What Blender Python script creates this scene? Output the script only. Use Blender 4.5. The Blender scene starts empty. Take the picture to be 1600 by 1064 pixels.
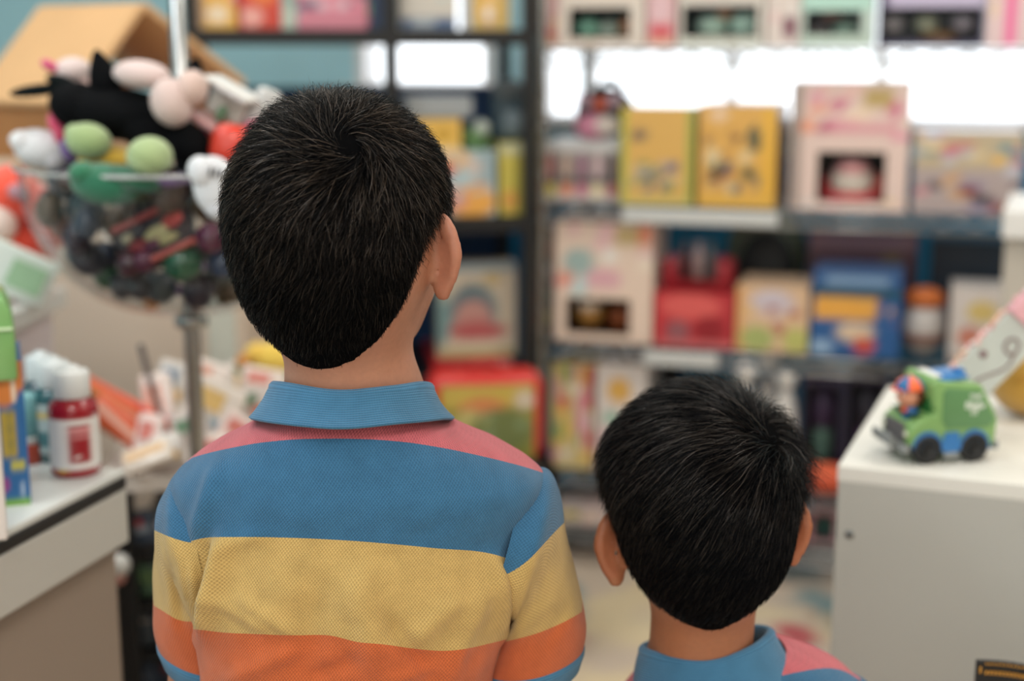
import bpy, bmesh, math, random
import numpy as np
from mathutils import Vector, Matrix
random.seed(7)
C = bpy.context.scene.collection
S = bpy.context.scene
R = math.radians

# ------------------------------------------------------------------ camera, world, lights, exposure
CAM_H = 1.25
TH = R(11.37)
FPX = 2222.0
cam_d = bpy.data.cameras.new('camera')
cam = bpy.data.objects.new('camera', cam_d); C.objects.link(cam)
cam.location = (0, 0, CAM_H)
cam.rotation_euler = (math.pi/2 - TH, 0, 0)
cam_d.sensor_width = 36.0
cam_d.lens = 36.0*FPX/1600.0
cam_d.clip_start = 0.02
cam_d.dof.use_dof = True
cam_d.dof.focus_distance = 1.01
cam_d.dof.aperture_fstop = 3.0
S.camera = cam

w = bpy.data.worlds.new('world'); S.world = w; w.use_nodes = True
w.node_tree.nodes['Background'].inputs[0].default_value = (0.93, 0.96, 1.0, 1)
w.node_tree.nodes['Background'].inputs[1].default_value = 2.6

S.view_settings.view_transform = 'Standard'
S.view_settings.look = 'None'
S.view_settings.gamma = 1.0
S.view_settings.use_curve_mapping = False
S.view_settings.exposure = 0.0

ROOM = R(-16.0)
def room(x, y, z=0.0):            # room axes -> world
    c, s = math.cos(ROOM), math.sin(ROOM)
    return Vector((c*x - s*y, s*x + c*y, z))
def area(name, x, y, z, sx, sy, watts, col, rot=None):
    l = bpy.data.lights.new(name, 'AREA'); l.shape = 'RECTANGLE'; l.size = sx; l.size_y = sy
    l.energy = watts; l.color = col
    o = bpy.data.objects.new(name, l); C.objects.link(o)
    o.location = room(x, y, z); o.rotation_euler = rot if rot else (0, 0, ROOM)
    return o
CEIL = 2.75
area('ceiling_lamp', -1.3, 2.1, CEIL-.03, .6, 1.2, 18, (1, .95, .88))
area('ceiling_lamp', 0.6, 2.2, CEIL-.03, .6, 1.2, 22, (1, .95, .88))
area('ceiling_lamp', 1.9, 1.4, CEIL-.03, .6, 1.2, 24, (1, .90, .80))
area('ceiling_lamp', -1.6, 0.2, CEIL-.03, .6, 1.2, 26, (.88, .95, 1))
area('ceiling_lamp', 0.2, -0.9, CEIL-.03, .6, 1.2, 36, (1, .97, .93))
area('ceiling_lamp', -1.4, -2.0, CEIL-.03, .6, 1.2, 28, (.92, .97, 1))
area('ceiling_lamp', 1.6, -2.0, CEIL-.03, .6, 1.2, 28, (1, .96, .9))
# daylight through the shop front behind the photographer
area('shopfront_daylight', 0.0, -3.35, 1.5, 3.4, 1.9, 20, (.90, .96, 1.0), (math.pi/2, 0, ROOM))

# ------------------------------------------------------------------ helpers
def lin(c):
    return tuple(((v/255.0)/12.92 if v/255.0 <= .04045 else ((v/255.0+.055)/1.055)**2.4) for v in c)
_m = {}
def new_mat(name):
    m = bpy.data.materials.new(name); m.use_nodes = True
    return m, m.node_tree.nodes, m.node_tree.links, m.node_tree.nodes['Principled BSDF']
def mat(col, rough=.5, metal=0.0, name='plain', spec=.5, noise=0.0, nscale=40, coat=0.0, bump=0.0, sheen=0.0):
    key = (col, rough, metal, name, spec, noise, nscale, coat, bump, sheen)
    if key in _m: return _m[key]
    m, N, L, b = new_mat(name)
    c = lin(col)
    b.inputs['Base Color'].default_value = (*c, 1)
    b.inputs['Roughness'].default_value = rough
    b.inputs['Metallic'].default_value = metal
    b.inputs['Specular IOR Level'].default_value = spec
    b.inputs['Coat Weight'].default_value = coat
    if sheen:
        b.inputs['Sheen Weight'].default_value = sheen
        b.inputs['Sheen Roughness'].default_value = .6
    if noise or bump:
        t = N.new('ShaderNodeTexNoise'); t.inputs['Scale'].default_value = nscale; t.inputs['Detail'].default_value = 4
        tc = N.new('ShaderNodeTexCoord'); L.new(tc.outputs['Object'], t.inputs['Vector'])
        if noise:
            mx = N.new('ShaderNodeMix'); mx.data_type = 'RGBA'
            mx.inputs[6].default_value = (*[v*(1-noise) for v in c], 1)
            mx.inputs[7].default_value = (*[min(1, v*(1+noise)) for v in c], 1)
            L.new(t.outputs[0], mx.inputs[0]); L.new(mx.outputs[2], b.inputs['Base Color'])
        if bump:
            bp = N.new('ShaderNodeBump'); bp.inputs['Strength'].default_value = bump; bp.inputs['Distance'].default_value = .003
            L.new(t.outputs[0], bp.inputs['Height']); L.new(bp.outputs[0], b.inputs['Normal'])
    _m[key] = m
    return m
def clear_mat(name, tint=(1, 1, 1), gloss=.12, rough=.05):
    m, N, L, b = new_mat(name)
    out = N['Material Output']; N.remove(b)
    geo = N.new('ShaderNodeNewGeometry'); inv = N.new('ShaderNodeMath'); inv.operation = 'SUBTRACT'; inv.inputs[0].default_value = 1
    tr = N.new('ShaderNodeBsdfTransparent'); tr.inputs[0].default_value = (*tint, 1)
    gl = N.new('ShaderNodeBsdfGlossy'); gl.inputs['Roughness'].default_value = rough
    lw = N.new('ShaderNodeLayerWeight'); lw.inputs[0].default_value = gloss
    mx = N.new('ShaderNodeMixShader')
    L.new(geo.outputs['Backfacing'], inv.inputs[1]); ml = N.new('ShaderNodeMath'); ml.operation = 'MULTIPLY'; L.new(inv.outputs[0], ml.inputs[0]); L.new(lw.outputs['Fresnel'], ml.inputs[1]); cl = N.new('ShaderNodeMath'); cl.operation = 'MINIMUM'; cl.inputs[1].default_value = .45; L.new(ml.outputs[0], cl.inputs[0]); L.new(cl.outputs[0], mx.inputs[0]); L.new(tr.outputs[0], mx.inputs[1]); L.new(gl.outputs[0], mx.inputs[2])
    L.new(mx.outputs[0], out.inputs[0])
    return m
FILM = clear_mat('clear_film', (.97, .98, .98), .12)
ACRYLIC = clear_mat('clear_acrylic', (.90, .91, .91), .30, .03)
def print_mat(name, rough, coat):
    m, N, L, b = new_mat(name)
    a = N.new('ShaderNodeAttribute'); a.attribute_name = 'print'
    L.new(a.outputs['Color'], b.inputs['Base Color'])
    b.inputs['Roughness'].default_value = rough; b.inputs['Coat Weight'].default_value = coat
    return m
PRINT = print_mat('printed_card', .42, .15)
PRINT_CLOTH = print_mat('printed_plush', .9, 0)

def put(name, verts, faces, material, parent=None, smooth=False, loc=None):
    me = bpy.data.meshes.new(name)
    me.from_pydata([tuple(v) for v in verts], [], [tuple(f) for f in faces])
    me.update()
    if smooth: me.shade_smooth()
    if material: me.materials.append(material)
    o = bpy.data.objects.new(name, me); C.objects.link(o)
    if parent: o.parent = parent
    if loc is not None: o.location = loc
    return o
def put_np(name, V, F, material, parent=None, smooth=True):     # V (n,3), F (m,k) arrays
    V = np.asarray(V, np.float32); F = np.asarray(F, np.int32)
    me = bpy.data.meshes.new(name)
    me.vertices.add(len(V)); me.vertices.foreach_set('co', V.ravel())
    k = F.shape[1]
    me.loops.add(F.size); me.loops.foreach_set('vertex_index', F.ravel())
    me.polygons.add(len(F)); me.polygons.foreach_set('loop_start', np.arange(0, F.size, k, dtype=np.int32))
    me.update(calc_edges=True)
    if smooth: me.shade_smooth()
    me.materials.append(material)
    o = bpy.data.objects.new(name, me); C.objects.link(o)
    if parent: o.parent = parent
    return o
def attr_f(o, name, vals):
    a = o.data.attributes.new(name, 'FLOAT', 'POINT'); a.data.foreach_set('value', np.asarray(vals, np.float32).ravel())
def attr_v(o, name, vals):
    a = o.data.attributes.new(name, 'FLOAT_VECTOR', 'POINT'); a.data.foreach_set('vector', np.asarray(vals, np.float32).ravel())
def attr_c(o, name, vals):      # (n,3) linear colours
    v = np.ones((len(vals), 4), np.float32); v[:, :3] = vals
    a = o.data.color_attributes.new(name, 'FLOAT_COLOR', 'POINT'); a.data.foreach_set('color', v.ravel())

def tag(o, label=None, cat=None, group=None, kind=None):
    if label: o['label'] = label
    if cat: o['category'] = cat
    if group: o['group'] = group
    if kind: o['kind'] = kind
    return o
def thing(name, label, cat, loc=(0, 0, 0), rz=0.0, group=None):
    o = bpy.data.objects.new(name, None); C.objects.link(o)
    o.empty_display_size = .05
    o.location = loc; o.rotation_euler = (0, 0, rz)
    return tag(o, label, cat, group)

class MB:                                            # collects shapes for ONE mesh
    def __init__(s): s.v = []; s.f = []
    def add(s, vs, fs, M=None):
        n = len(s.v)
        s.v += [tuple(M @ Vector(v)) for v in vs] if M is not None else [tuple(v) for v in vs]
        s.f += [tuple(i+n for i in f) for f in fs]
        return s
    def box(s, c, d, M=None, bev=0.0):
        x, y, z = d[0]/2, d[1]/2, d[2]/2
        if bev <= 0:
            vs = [(c[0]+i*x, c[1]+j*y, c[2]+k*z) for i in (-1, 1) for j in (-1, 1) for k in (-1, 1)]
            return s.add(vs, [(0,1,3,2),(4,6,7,5),(0,4,5,1),(2,3,7,6),(0,2,6,4),(1,5,7,3)], M)
        bm = bmesh.new(); bmesh.ops.create_cube(bm, size=1)
        for v in bm.verts: v.co = Vector((v.co.x*d[0], v.co.y*d[1], v.co.z*d[2]))
        bmesh.ops.bevel(bm, geom=bm.edges[:], offset=min(bev, min(d)*.49), segments=3, affect='EDGES', profile=.5)
        vs = [v.co + Vector(c) for v in bm.verts]; bm.verts.index_update()
        fs = [[v.index for v in f.verts] for f in bm.faces]; bm.free()
        return s.add(vs, fs, M)
    def tube(s, path, r, n=8, closed=False, caps=True, M=None):
        P = [Vector(p) for p in path]; m = len(P); vs = []; fs = []
        rr = r if isinstance(r, (list, tuple)) else [r]*m
        t0 = (P[1]-P[0]).normalized()
        up = Vector((0, 0, 1)) if abs(t0.z) < .9 else Vector((1, 0, 0))
        u = t0.cross(up).normalized()
        for i in range(m):
            a = P[i-1] if (i > 0 or closed) else P[i]; b = P[(i+1) % m] if (i < m-1 or closed) else P[i]
            t = (b-a).normalized(); u = (u - t*u.dot(t)).normalized(); v = t.cross(u)
            for k in range(n):
                an = 2*math.pi*k/n
                vs.append(P[i] + (u*math.cos(an)+v*math.sin(an))*rr[i])
        for i in range(m if closed else m-1):
            j = (i+1) % m
            for k in range(n):
                l = (k+1) % n
                fs.append((i*n+k, i*n+l, j*n+l, j*n+k))
        if caps and not closed:
            fs.append(tuple(range(n-1, -1, -1))); fs.append(tuple((m-1)*n+k for k in range(n)))
        return s.add(vs, fs, M)
    def lathe(s, prof, n=24, c=(0, 0, 0), M=None):       # prof: (r,z) from bottom to top
        vs = []; fs = []
        for r, z in prof:
            for k in range(n):
                an = 2*math.pi*k/n
                vs.append((c[0]+r*math.cos(an), c[1]+r*math.sin(an), c[2]+z))
        for i in range(len(prof)-1):
            for k in range(n):
                l = (k+1) % n
                fs.append((i*n+k, i*n+l, (i+1)*n+l, (i+1)*n+k))
        if prof[0][0] > 1e-5: fs.append(tuple(range(n-1, -1, -1)))
        if prof[-1][0] > 1e-5: fs.append(tuple((len(prof)-1)*n+k for k in range(n)))
        return s.add(vs, fs, M)
    def ball(s, c, r, n=18, m=10, M=None):
        if not isinstance(r, (tuple, list)): r = (r, r, r)
        vs = []; fs = []
        for i in range(m+1):
            a = -math.pi/2 + math.pi*i/m
            for k in range(n):
                b = 2*math.pi*k/n
                vs.append((c[0]+r[0]*math.cos(a)*math.cos(b), c[1]+r[1]*math.cos(a)*math.sin(b), c[2]+r[2]*math.sin(a)))
        for i in range(m):
            for k in range(n):
                l = (k+1) % n
                fs.append((i*n+k, i*n+l, (i+1)*n+l, (i+1)*n+k))
        return s.add(vs, fs, M)
    def prism(s, poly, y0, y1, M=None, bev=0.0):        # polygon in xz, extruded along y (bevelled rims)
        bm = bmesh.new()
        vs = [bm.verts.new((x, y0, z)) for x, z in poly]
        f = bm.faces.new(vs)
        ex = bmesh.ops.extrude_face_region(bm, geom=[f])
        bmesh.ops.translate(bm, verts=[g for g in ex['geom'] if isinstance(g, bmesh.types.BMVert)], vec=(0, y1-y0, 0))
        bmesh.ops.recalc_face_normals(bm, faces=bm.faces[:])
        if bev > 0:
            bmesh.ops.bevel(bm, geom=bm.edges[:], offset=bev, segments=2, affect='EDGES', profile=.5, clamp_overlap=True)
        bm.verts.index_update()
        V = [v.co.copy() for v in bm.verts]; F = [[v.index for v in f.verts] for f in bm.faces]; bm.free()
        return s.add(V, F, M)
    def put(s, name, material, parent=None, smooth=False):
        return put(name, s.v, s.f, material, parent, smooth)
def xf(loc=(0, 0, 0), rx=0, ry=0, rz=0, sc=1.0):
    return Matrix.Translation(loc) @ Matrix.Rotation(rz, 4, 'Z') @ Matrix.Rotation(ry, 4, 'Y') @ Matrix.Rotation(rx, 4, 'X') @ Matrix.Scale(sc, 4)

# survey: photo pixel -> ray, ray -> point on a plane
CT, ST = math.cos(TH), math.sin(TH)
def ray(px, py):
    u = 532.0-py
    return Vector((px-800.0, FPX*CT + u*ST, -FPX*ST + u*CT))
def at(px, py, Y):
    d = ray(px, py); return Vector((0, 0, CAM_H)) + d*(Y/d.y)
def on_z(px, py, z):
    d = ray(px, py); return Vector((0, 0, CAM_H)) + d*((z-CAM_H)/d.z)
def to_px(P):                                           # (n,3) -> (n,2)
    P = np.asarray(P, float); q = P - np.array([0, 0, CAM_H])
    f = q[:, 1]*CT - q[:, 2]*ST; u = q[:, 1]*ST + q[:, 2]*CT
    return np.stack([800 + FPX*q[:, 0]/f, 532 - FPX*u/f], 1)
class Frame:                                            # upright frame: x along the front, y into the depth
    def __init__(s, o, ang):
        s.o = Vector((o[0], o[1], 0)); s.a = ang
        s.x = Vector((math.cos(ang), math.sin(ang), 0)); s.y = Vector((-math.sin(ang), math.cos(ang), 0))
    def hit(s, px, py, d):                              # local (x, z) where the ray meets local y = d
        r = ray(px, py); c = Vector((0, 0, CAM_H)); k = (d - (c-s.o).dot(s.y))/r.dot(s.y)
        p = c + r*k - s.o
        return p.dot(s.x), p.z
    def w(s, x, y, z=0.0): return s.o + s.x*x + s.y*y + Vector((0, 0, z))
# ------------------------------------------------------------------ the room
FA = Frame((0, 0), ROOM)
p0 = on_z(1260, 910, .02); p0 = at(1260, 910, 3.2)
FA = Frame(p0, ROOM)
x_left, _ = FA.hit(845, 500, 0)
FA = Frame(FA.w(x_left, 0), ROOM)                      # chrome unit: origin at its left front post
WALL_Y = (FA.o.dot(FA.y)) + .62                        # room y of the back wall
def rbox(name, x0, x1, y0, y1, z0, z1, m, kind='structure'):
    b = MB(); b.box(((x0+x1)/2, (y0+y1)/2, (z0+z1)/2), (x1-x0, y1-y0, z1-z0))
    o = b.put(name, m); o.rotation_euler = (0, 0, ROOM); o['kind'] = kind
    return o
WALLM = mat((172, 214, 224), .7, name='blue_wall_paint', noise=.05, nscale=6)
def floor_mat():
    m, N, L, b = new_mat('pale_patterned_floor')
    tc = N.new('ShaderNodeTexCoord')
    base = lin((206, 190, 172))
    col = None
    cur = N.new('ShaderNodeRGB'); cur.outputs[0].default_value = (*base, 1); cur = cur.outputs[0]
    for i, (c, sc, lo, off) in enumerate(((( 190, 96, 100), 3.1, .60, 0.), ((128, 150, 152), 2.7, .61, 7.), ((222, 205, 170), 2.2, .52, 13.), ((150, 120, 92), 4.2, .63, 23.))):
        mp = N.new('ShaderNodeMapping'); mp.inputs[1].default_value = (off, off*.7, 0); L.new(tc.outputs['Object'], mp.inputs[0])
        t = N.new('ShaderNodeTexNoise'); t.inputs['Scale'].default_value = sc; t.inputs['Detail'].default_value = 2; L.new(mp.outputs[0], t.inputs[0])
        rp = N.new('ShaderNodeValToRGB'); rp.color_ramp.elements[0].position = lo; rp.color_ramp.elements[1].position = lo+.06
        L.new(t.outputs[0], rp.inputs[0])
        mx = N.new('ShaderNodeMix'); mx.data_type = 'RGBA'; L.new(rp.outputs[0], mx.inputs[0]); L.new(cur, mx.inputs[6])
        mx.inputs[7].default_value = (*lin(c), 1); cur = mx.outputs[2]
    L.new(cur, b.inputs['Base Color']); b.inputs['Roughness'].default_value = .45
    return m
XL, XR, YB = -3.6, 3.4, -3.5
rbox('floor', XL, XR, YB, WALL_Y+.1, -.08, 0, floor_mat())
rbox('ceiling', XL, XR, YB, WALL_Y+.1, CEIL, CEIL+.08, mat((225, 225, 222), .9, name='ceiling_white'))
rbox('wall_left', XL-.1, XL, YB, WALL_Y+.1, 0, CEIL, WALLM)
rbox('wall_right', XR, XR+.1, YB, WALL_Y+.1, 0, CEIL, mat((214, 208, 198), .8, name='warm_white_paint'))
rbox('wall_front', XL, XR, YB-.1, YB, 0, CEIL, mat((214, 212, 206), .8, name='white_paint'))
# back wall with two low windows, cut from boxes
FW = Frame(room(0, WALL_Y), ROOM)
def wx(px, py=120): return FW.hit(px, py, 0)[0]
def wz(px, py): return FW.hit(px, py, 0)[1]
a0, a1 = wx(556), wx(772); b0, b1 = wx(836), wx(1720)
zb = wz(1500, 206); zb2 = wz(660, 146); zt = zb + .55
wall_i = [0]
def wall_piece(x0, x1, z0, z1):
    b = MB(); b.box(((x0+x1)/2, .06, (z0+z1)/2), (x1-x0, .12, z1-z0))
    return b
wb = MB()
L0 = FW.o.dot(FW.x)
xl, xr = XL-L0, XR-L0
for (x0, x1, z0, z1) in ((xl, a0, 0, CEIL), (a0, a1, 0, zb2), (a0, a1, zt, CEIL), (a1, b0, 0, CEIL), (b0, b1, 0, zb), (b0, b1, zt, CEIL), (b1, xr, 0, CEIL)):
    wb.box(((x0+x1)/2, .06, (z0+z1)/2), (x1-x0, .12, z1-z0))
o = wb.put('wall_back', WALLM); o.location = FW.o; o.rotation_euler = (0, 0, ROOM); o['kind'] = 'structure'
WHITE_FR = mat((226, 224, 224), .4, name='white_window_frame')
for i, (x0, x1, z0, n) in enumerate(((b0, b1, zb, 5), (a0, a1, zb2, 2))):
    w_ = bpy.data.objects.new('window_%d' % (i+1), None); C.objects.link(w_); w_['kind'] = 'structure'
    w_.location = FW.o; w_.rotation_euler = (0, 0, ROOM)
    fr = MB(); t = .03
    fr.box(((x0+x1)/2, .05, z0+t/2), (x1-x0, .11, t)); fr.box(((x0+x1)/2, .05, zt-t/2), (x1-x0, .11, t))
    for x in (x0+t/2, x1-t/2): fr.box((x, .05, (z0+zt)/2), (t, .11, zt-z0-2*t))
    fr.put('window_frame', WHITE_FR, w_)
    MB().box(((x0+x1)/2, -.02, z0+.012), (x1-x0+.08, .07, .024)).put('window_sill', WHITE_FR, w_)
    MB().box(((x0+x1)/2, .06, (z0+zt)/2), (x1-x0-2*t, .006, zt-z0-2*t)).put('pane', FILM, w_)

# deep blue lower wall board under the windows
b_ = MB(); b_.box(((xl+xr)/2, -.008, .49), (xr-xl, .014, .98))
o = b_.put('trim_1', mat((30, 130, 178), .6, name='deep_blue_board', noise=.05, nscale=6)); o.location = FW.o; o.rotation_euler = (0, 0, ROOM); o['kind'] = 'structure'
# ------------------------------------------------------------------ the two boys: implicit bodies, lofted clothes, strand hair
def smin(a, b, k):
    h = np.clip(.5+.5*(b-a)/k, 0, 1); return b*(1-h)+a*h - k*h*(1-h)
def smax(a, b, k): return -smin(-a, -b, k)
def sd_ell(p, c, r):
    q = p-np.array(c, np.float32); r = np.array(r, np.float32)
    k0 = np.sqrt(((q/r)**2).sum(1)); k1 = np.sqrt(((q/r**2)**2).sum(1))+1e-9
    return k0*(k0-1)/k1
def sd_cap(p, a, b, r1, r2):
    a = np.array(a, np.float32); b = np.array(b, np.float32); ab = b-a
    t = np.clip(((p-a)@ab)/(ab@ab), 0, 1)
    return np.sqrt(((p-a-t[:, None]*ab)**2).sum(1)) - (r1+(r2-r1)*t)
def isosurface(f, lo, hi, h, nb=8):                    # sparse surface nets
    lo = np.array(lo, np.float64); hi = np.array(hi, np.float64); H = h*nb
    n = np.ceil((hi-lo)/H).astype(int)
    g = np.stack(np.meshgrid(*[np.arange(k) for k in n], indexing='ij'), -1).reshape(-1, 3)
    d = f((lo+(g+.5)*H).astype(np.float32))
    g = g[np.abs(d) < H*1.25]
    off = np.stack(np.meshgrid(*[np.arange(nb+1)]*3, indexing='ij'), -1).reshape(-1, 3)
    vals = []
    for k in range(0, len(g), 400):
        gg = g[k:k+400]
        P = lo + (gg[:, None, :]*nb + off[None])*h
        vals.append(f(P.reshape(-1, 3).astype(np.float32)).reshape(len(gg), nb+1, nb+1, nb+1))
    V = np.concatenate(vals)
    neg = V < 0
    cs = [(i, j, k) for i in (0, 1) for j in (0, 1) for k in (0, 1)]
    sl = lambda A, c: A[:, c[0]:nb+c[0], c[1]:nb+c[1], c[2]:nb+c[2]]
    cnt = sum(sl(neg, c).astype(np.int8) for c in cs)
    act = np.argwhere((cnt > 0) & (cnt < 8))
    cell = g[act[:, 0]]*nb + act[:, 1:]
    dim = n*nb+2
    key = (cell[:, 0]*dim[1] + cell[:, 1])*dim[2] + cell[:, 2]
    order = np.argsort(key); key = key[order]; cell = cell[order]; act = act[order]
    cv = np.stack([sl(V, c)[act[:, 0], act[:, 1], act[:, 2], act[:, 3]] for c in cs], 1)
    acc = np.zeros((len(cell), 3)); num = np.zeros(len(cell))
    for a in range(8):
        for b in range(a+1, 8):
            ca, cb = np.array(cs[a]), np.array(cs[b])
            if abs(ca-cb).sum() != 1: continue
            m = (cv[:, a] < 0) != (cv[:, b] < 0)
            t = cv[:, a]/(cv[:, a]-cv[:, b]+1e-12)
            p = ca + (cb-ca)*t[:, None]
            acc[m] += p[m]; num[m] += 1
    P = lo + (cell + acc/num[:, None])*h
    F = []
    st = [dim[1]*dim[2], dim[2], 1]
    for ax in range(3):
        c0 = cv[:, 0] < 0; c1 = cv[:, [4, 2, 1][ax]] < 0
        m = np.nonzero(c0 != c1)[0]
        u, v = st[(ax+1) % 3], st[(ax+2) % 3]
        ks = np.stack([key[m], key[m]-u, key[m]-u-v, key[m]-v], 1)
        ix = np.searchsorted(key, ks); ix = np.clip(ix, 0, len(key)-1)
        ok = (key[ix] == ks).all(1)
        q = ix[ok]; fl = c0[m][ok]
        q = np.where(fl[:, None], q, q[:, ::-1])
        F.append(q)
    F = np.concatenate(F)
    for _ in range(3):                                   # pull onto the true surface
        G = grad(f, P, h*.3); dv = f(P.astype(np.float32))
        P = P - np.clip(dv, -h, h)[:, None]*G*.8
    return P, F
def grad(f, P, e):
    P = P.astype(np.float32); G = np.zeros_like(P)
    for i in range(3):
        d = np.zeros(3, np.float32); d[i] = e
        G[:, i] = f(P+d)-f(P-d)
    return G/(np.linalg.norm(G, axis=1, keepdims=True)+1e-9)

# head in its own frame: x right, y towards the face, z up, metres for a 14.2 cm broad head
def head_base(q):
    d = sd_ell(q, (0, -.010, .029), (.0725, .090, .079))
    d = smin(d, sd_ell(q, (0, -.034, -.016), (.064, .056, .062)), .03)
    d = smin(d, sd_ell(q, (0, .026, -.022), (.058, .060, .066)), .03)
    d = smin(d, sd_ell(q, (0, .050, -.072), (.028, .024, .022)), .03)
    return d
EAR = {}
def ear_sdf(q, sx, flare, drop, tilt=.0, size=1.0):
    # local frame of the ear plate: u outwards/backwards, v up, n to the front
    p = q - np.array((sx*.0655, .004, -.002+drop), np.float32)
    a = R(flare)
    u = np.array((sx*math.sin(a), -math.cos(a), .12), np.float32); u /= np.linalg.norm(u)
    nn = np.array((sx*math.cos(a), math.sin(a), 0), np.float32); nn -= u*(nn@u); nn /= np.linalg.norm(nn)
    v = np.cross(nn, u)*(-sx)
    if v[2] < 0: v = -v
    v = v + tilt*u; v /= np.linalg.norm(v)
    U, V, Nn = (p@u)/size, (p@v)/size, (p@nn)/size
    wv = 1 - .28*np.clip(-V/.03, 0, 1)                   # narrower below
    pl = np.stack([(U-.013), V, Nn - .10*(U-.013)], 1)
    d = sd_ell(np.stack([pl[:, 0]/wv, pl[:, 1], pl[:, 2]], 1), (0, .002, 0), (.0165, .027, .0026))*.8
    rr = np.sqrt((pl[:, 0]/wv)**2 + ((V-.002)*.0165/.027)**2)
    ang = np.arctan2(V-.002, pl[:, 0])
    hel = np.sqrt((rr-.0150)**2 + (pl[:, 2]-.0012)**2) - (.0044 - .0014*np.clip(-np.sin(ang), 0, 1))
    d = smin(d, hel*.75, .003)
    d = smin(d, sd_ell(np.stack([U, V, Nn], 1), (.0085, -.0245, .001), (.0075, .0095, .0042)), .004)
    d = smin(d, sd_ell(np.stack([U, V, Nn], 1), (.001, -.001, -.0065), (.0095, .015, .0095)), .006)
    d = smax(d, -sd_ell(np.stack([U, V, Nn], 1), (.009, -.005, .0075), (.0085, .012, .0085)), .003)
    return d*size
def head_full(q, fl, drop, es):
    d = head_base(q)
    d = smin(d, sd_ell(q, (0, .084, -.020), (.0105, .013, .010)), .010)        # nose tip
    d = smin(d, sd_cap(q, (0, .078, .010), (0, .087, -.014), .006, .0085), .010)
    for s in (-1, 1):
        d = smax(d, -sd_ell(q, (s*.029, .093, .010), (.015, .012, .010)), .012)  # eye sockets
        d = smin(d, sd_ell(q, (s*.006, .083, -.026), (.006, .007, .005)), .006)
    d = smin(d, sd_ell(q, (0, .078, -.045), (.019, .008, .0042)), .005)         # lips
    d = smin(d, sd_ell(q, (0, .077, -.053), (.017, .008, .0046)), .005)
    for i, s in enumerate((-1, 1)):
        d = smin(d, ear_sdf(q, s, fl[i], drop[i], 0, es), .0035)
    return d

def skin_mat(name, col):
    m, N, L, b = new_mat(name)
    a = N.new('ShaderNodeAttribute'); a.attribute_name = 'tint'
    mx = N.new('ShaderNodeMix'); mx.data_type = 'RGBA'; mx.blend_type = 'MULTIPLY'; mx.inputs[0].default_value = 1
    mx.inputs[6].default_value = (*lin(col), 1); L.new(a.outputs['Color'], mx.inputs[7])
    t = N.new('ShaderNodeTexNoise'); t.inputs['Scale'].default_value = 220; t.inputs['Detail'].default_value = 3
    tc = N.new('ShaderNodeTexCoord'); L.new(tc.outputs['Object'], t.inputs[0])
    mm = N.new('ShaderNodeMix'); mm.data_type = 'RGBA'; mm.blend_type = 'OVERLAY'; mm.inputs[0].default_value = .12
    L.new(mx.outputs[2], mm.inputs[6]); L.new(t.outputs[0], mm.inputs[7])
    L.new(mm.outputs[2], b.inputs['Base Color'])
    b.inputs['Roughness'].default_value = .52
    b.inputs['Subsurface Weight'].default_value = .12; b.inputs['Subsurface Radius'].default_value = (.012, .004, .002)
    b.inputs['Subsurface Scale'].default_value = .5
    bp = N.new('ShaderNodeBump'); bp.inputs['Strength'].default_value = .12; bp.inputs['Distance'].default_value = .001
    L.new(t.outputs[0], bp.inputs['Height']); L.new(bp.outputs[0], b.inputs['Normal'])
    return m
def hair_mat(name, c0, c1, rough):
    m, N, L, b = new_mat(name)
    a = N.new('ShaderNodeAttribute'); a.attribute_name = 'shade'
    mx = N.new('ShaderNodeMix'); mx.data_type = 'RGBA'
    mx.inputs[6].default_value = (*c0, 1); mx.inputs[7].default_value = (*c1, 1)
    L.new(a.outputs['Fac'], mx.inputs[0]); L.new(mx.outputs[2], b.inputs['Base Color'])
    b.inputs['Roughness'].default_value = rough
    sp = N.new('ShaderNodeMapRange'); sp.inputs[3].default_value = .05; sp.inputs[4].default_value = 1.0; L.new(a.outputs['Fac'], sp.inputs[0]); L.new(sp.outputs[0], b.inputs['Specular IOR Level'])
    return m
def interp_rows(tab, n):                                  # smooth (Catmull-Rom) resampling of rows
    T = np.array(tab, float); m = len(T); out = []
    for s in np.linspace(0, m-1, n):
        i = min(int(s), m-2); t = s-i
        p0, p1, p2, p3 = T[max(i-1, 0)], T[i], T[i+1], T[min(i+2, m-1)]
        out.append(.5*((2*p1)+(-p0+p2)*t+(2*p0-5*p1+4*p2-p3)*t*t+(-p0+3*p1-3*p2+p3)*t**3))
    return np.array(out)
_rng = np.random.default_rng(11)
class VNoise:                                             # smooth value noise in 3-D
    def __init__(s, seed): s.g = np.random.default_rng(seed).random((32, 32, 32)).astype(np.float32)*2-1
    def __call__(s, P):
        P = np.asarray(P); i = np.floor(P).astype(int); f = P-i; f = f*f*(3-2*f); o = 0
        for a in (0, 1):
            for b in (0, 1):
                for c in (0, 1):
                    wgt = (f[:, 0] if a else 1-f[:, 0])*(f[:, 1] if b else 1-f[:, 1])*(f[:, 2] if c else 1-f[:, 2])
                    o = o + wgt*s.g[(i[:, 0]+a) % 32, (i[:, 1]+b) % 32, (i[:, 2]+c) % 32]
        return o
VN = VNoise(5)
def sstep(a, b, x):
    t = np.clip((x-a)/(b-a), 0, 1); return t*t*(3-2*t)

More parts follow.
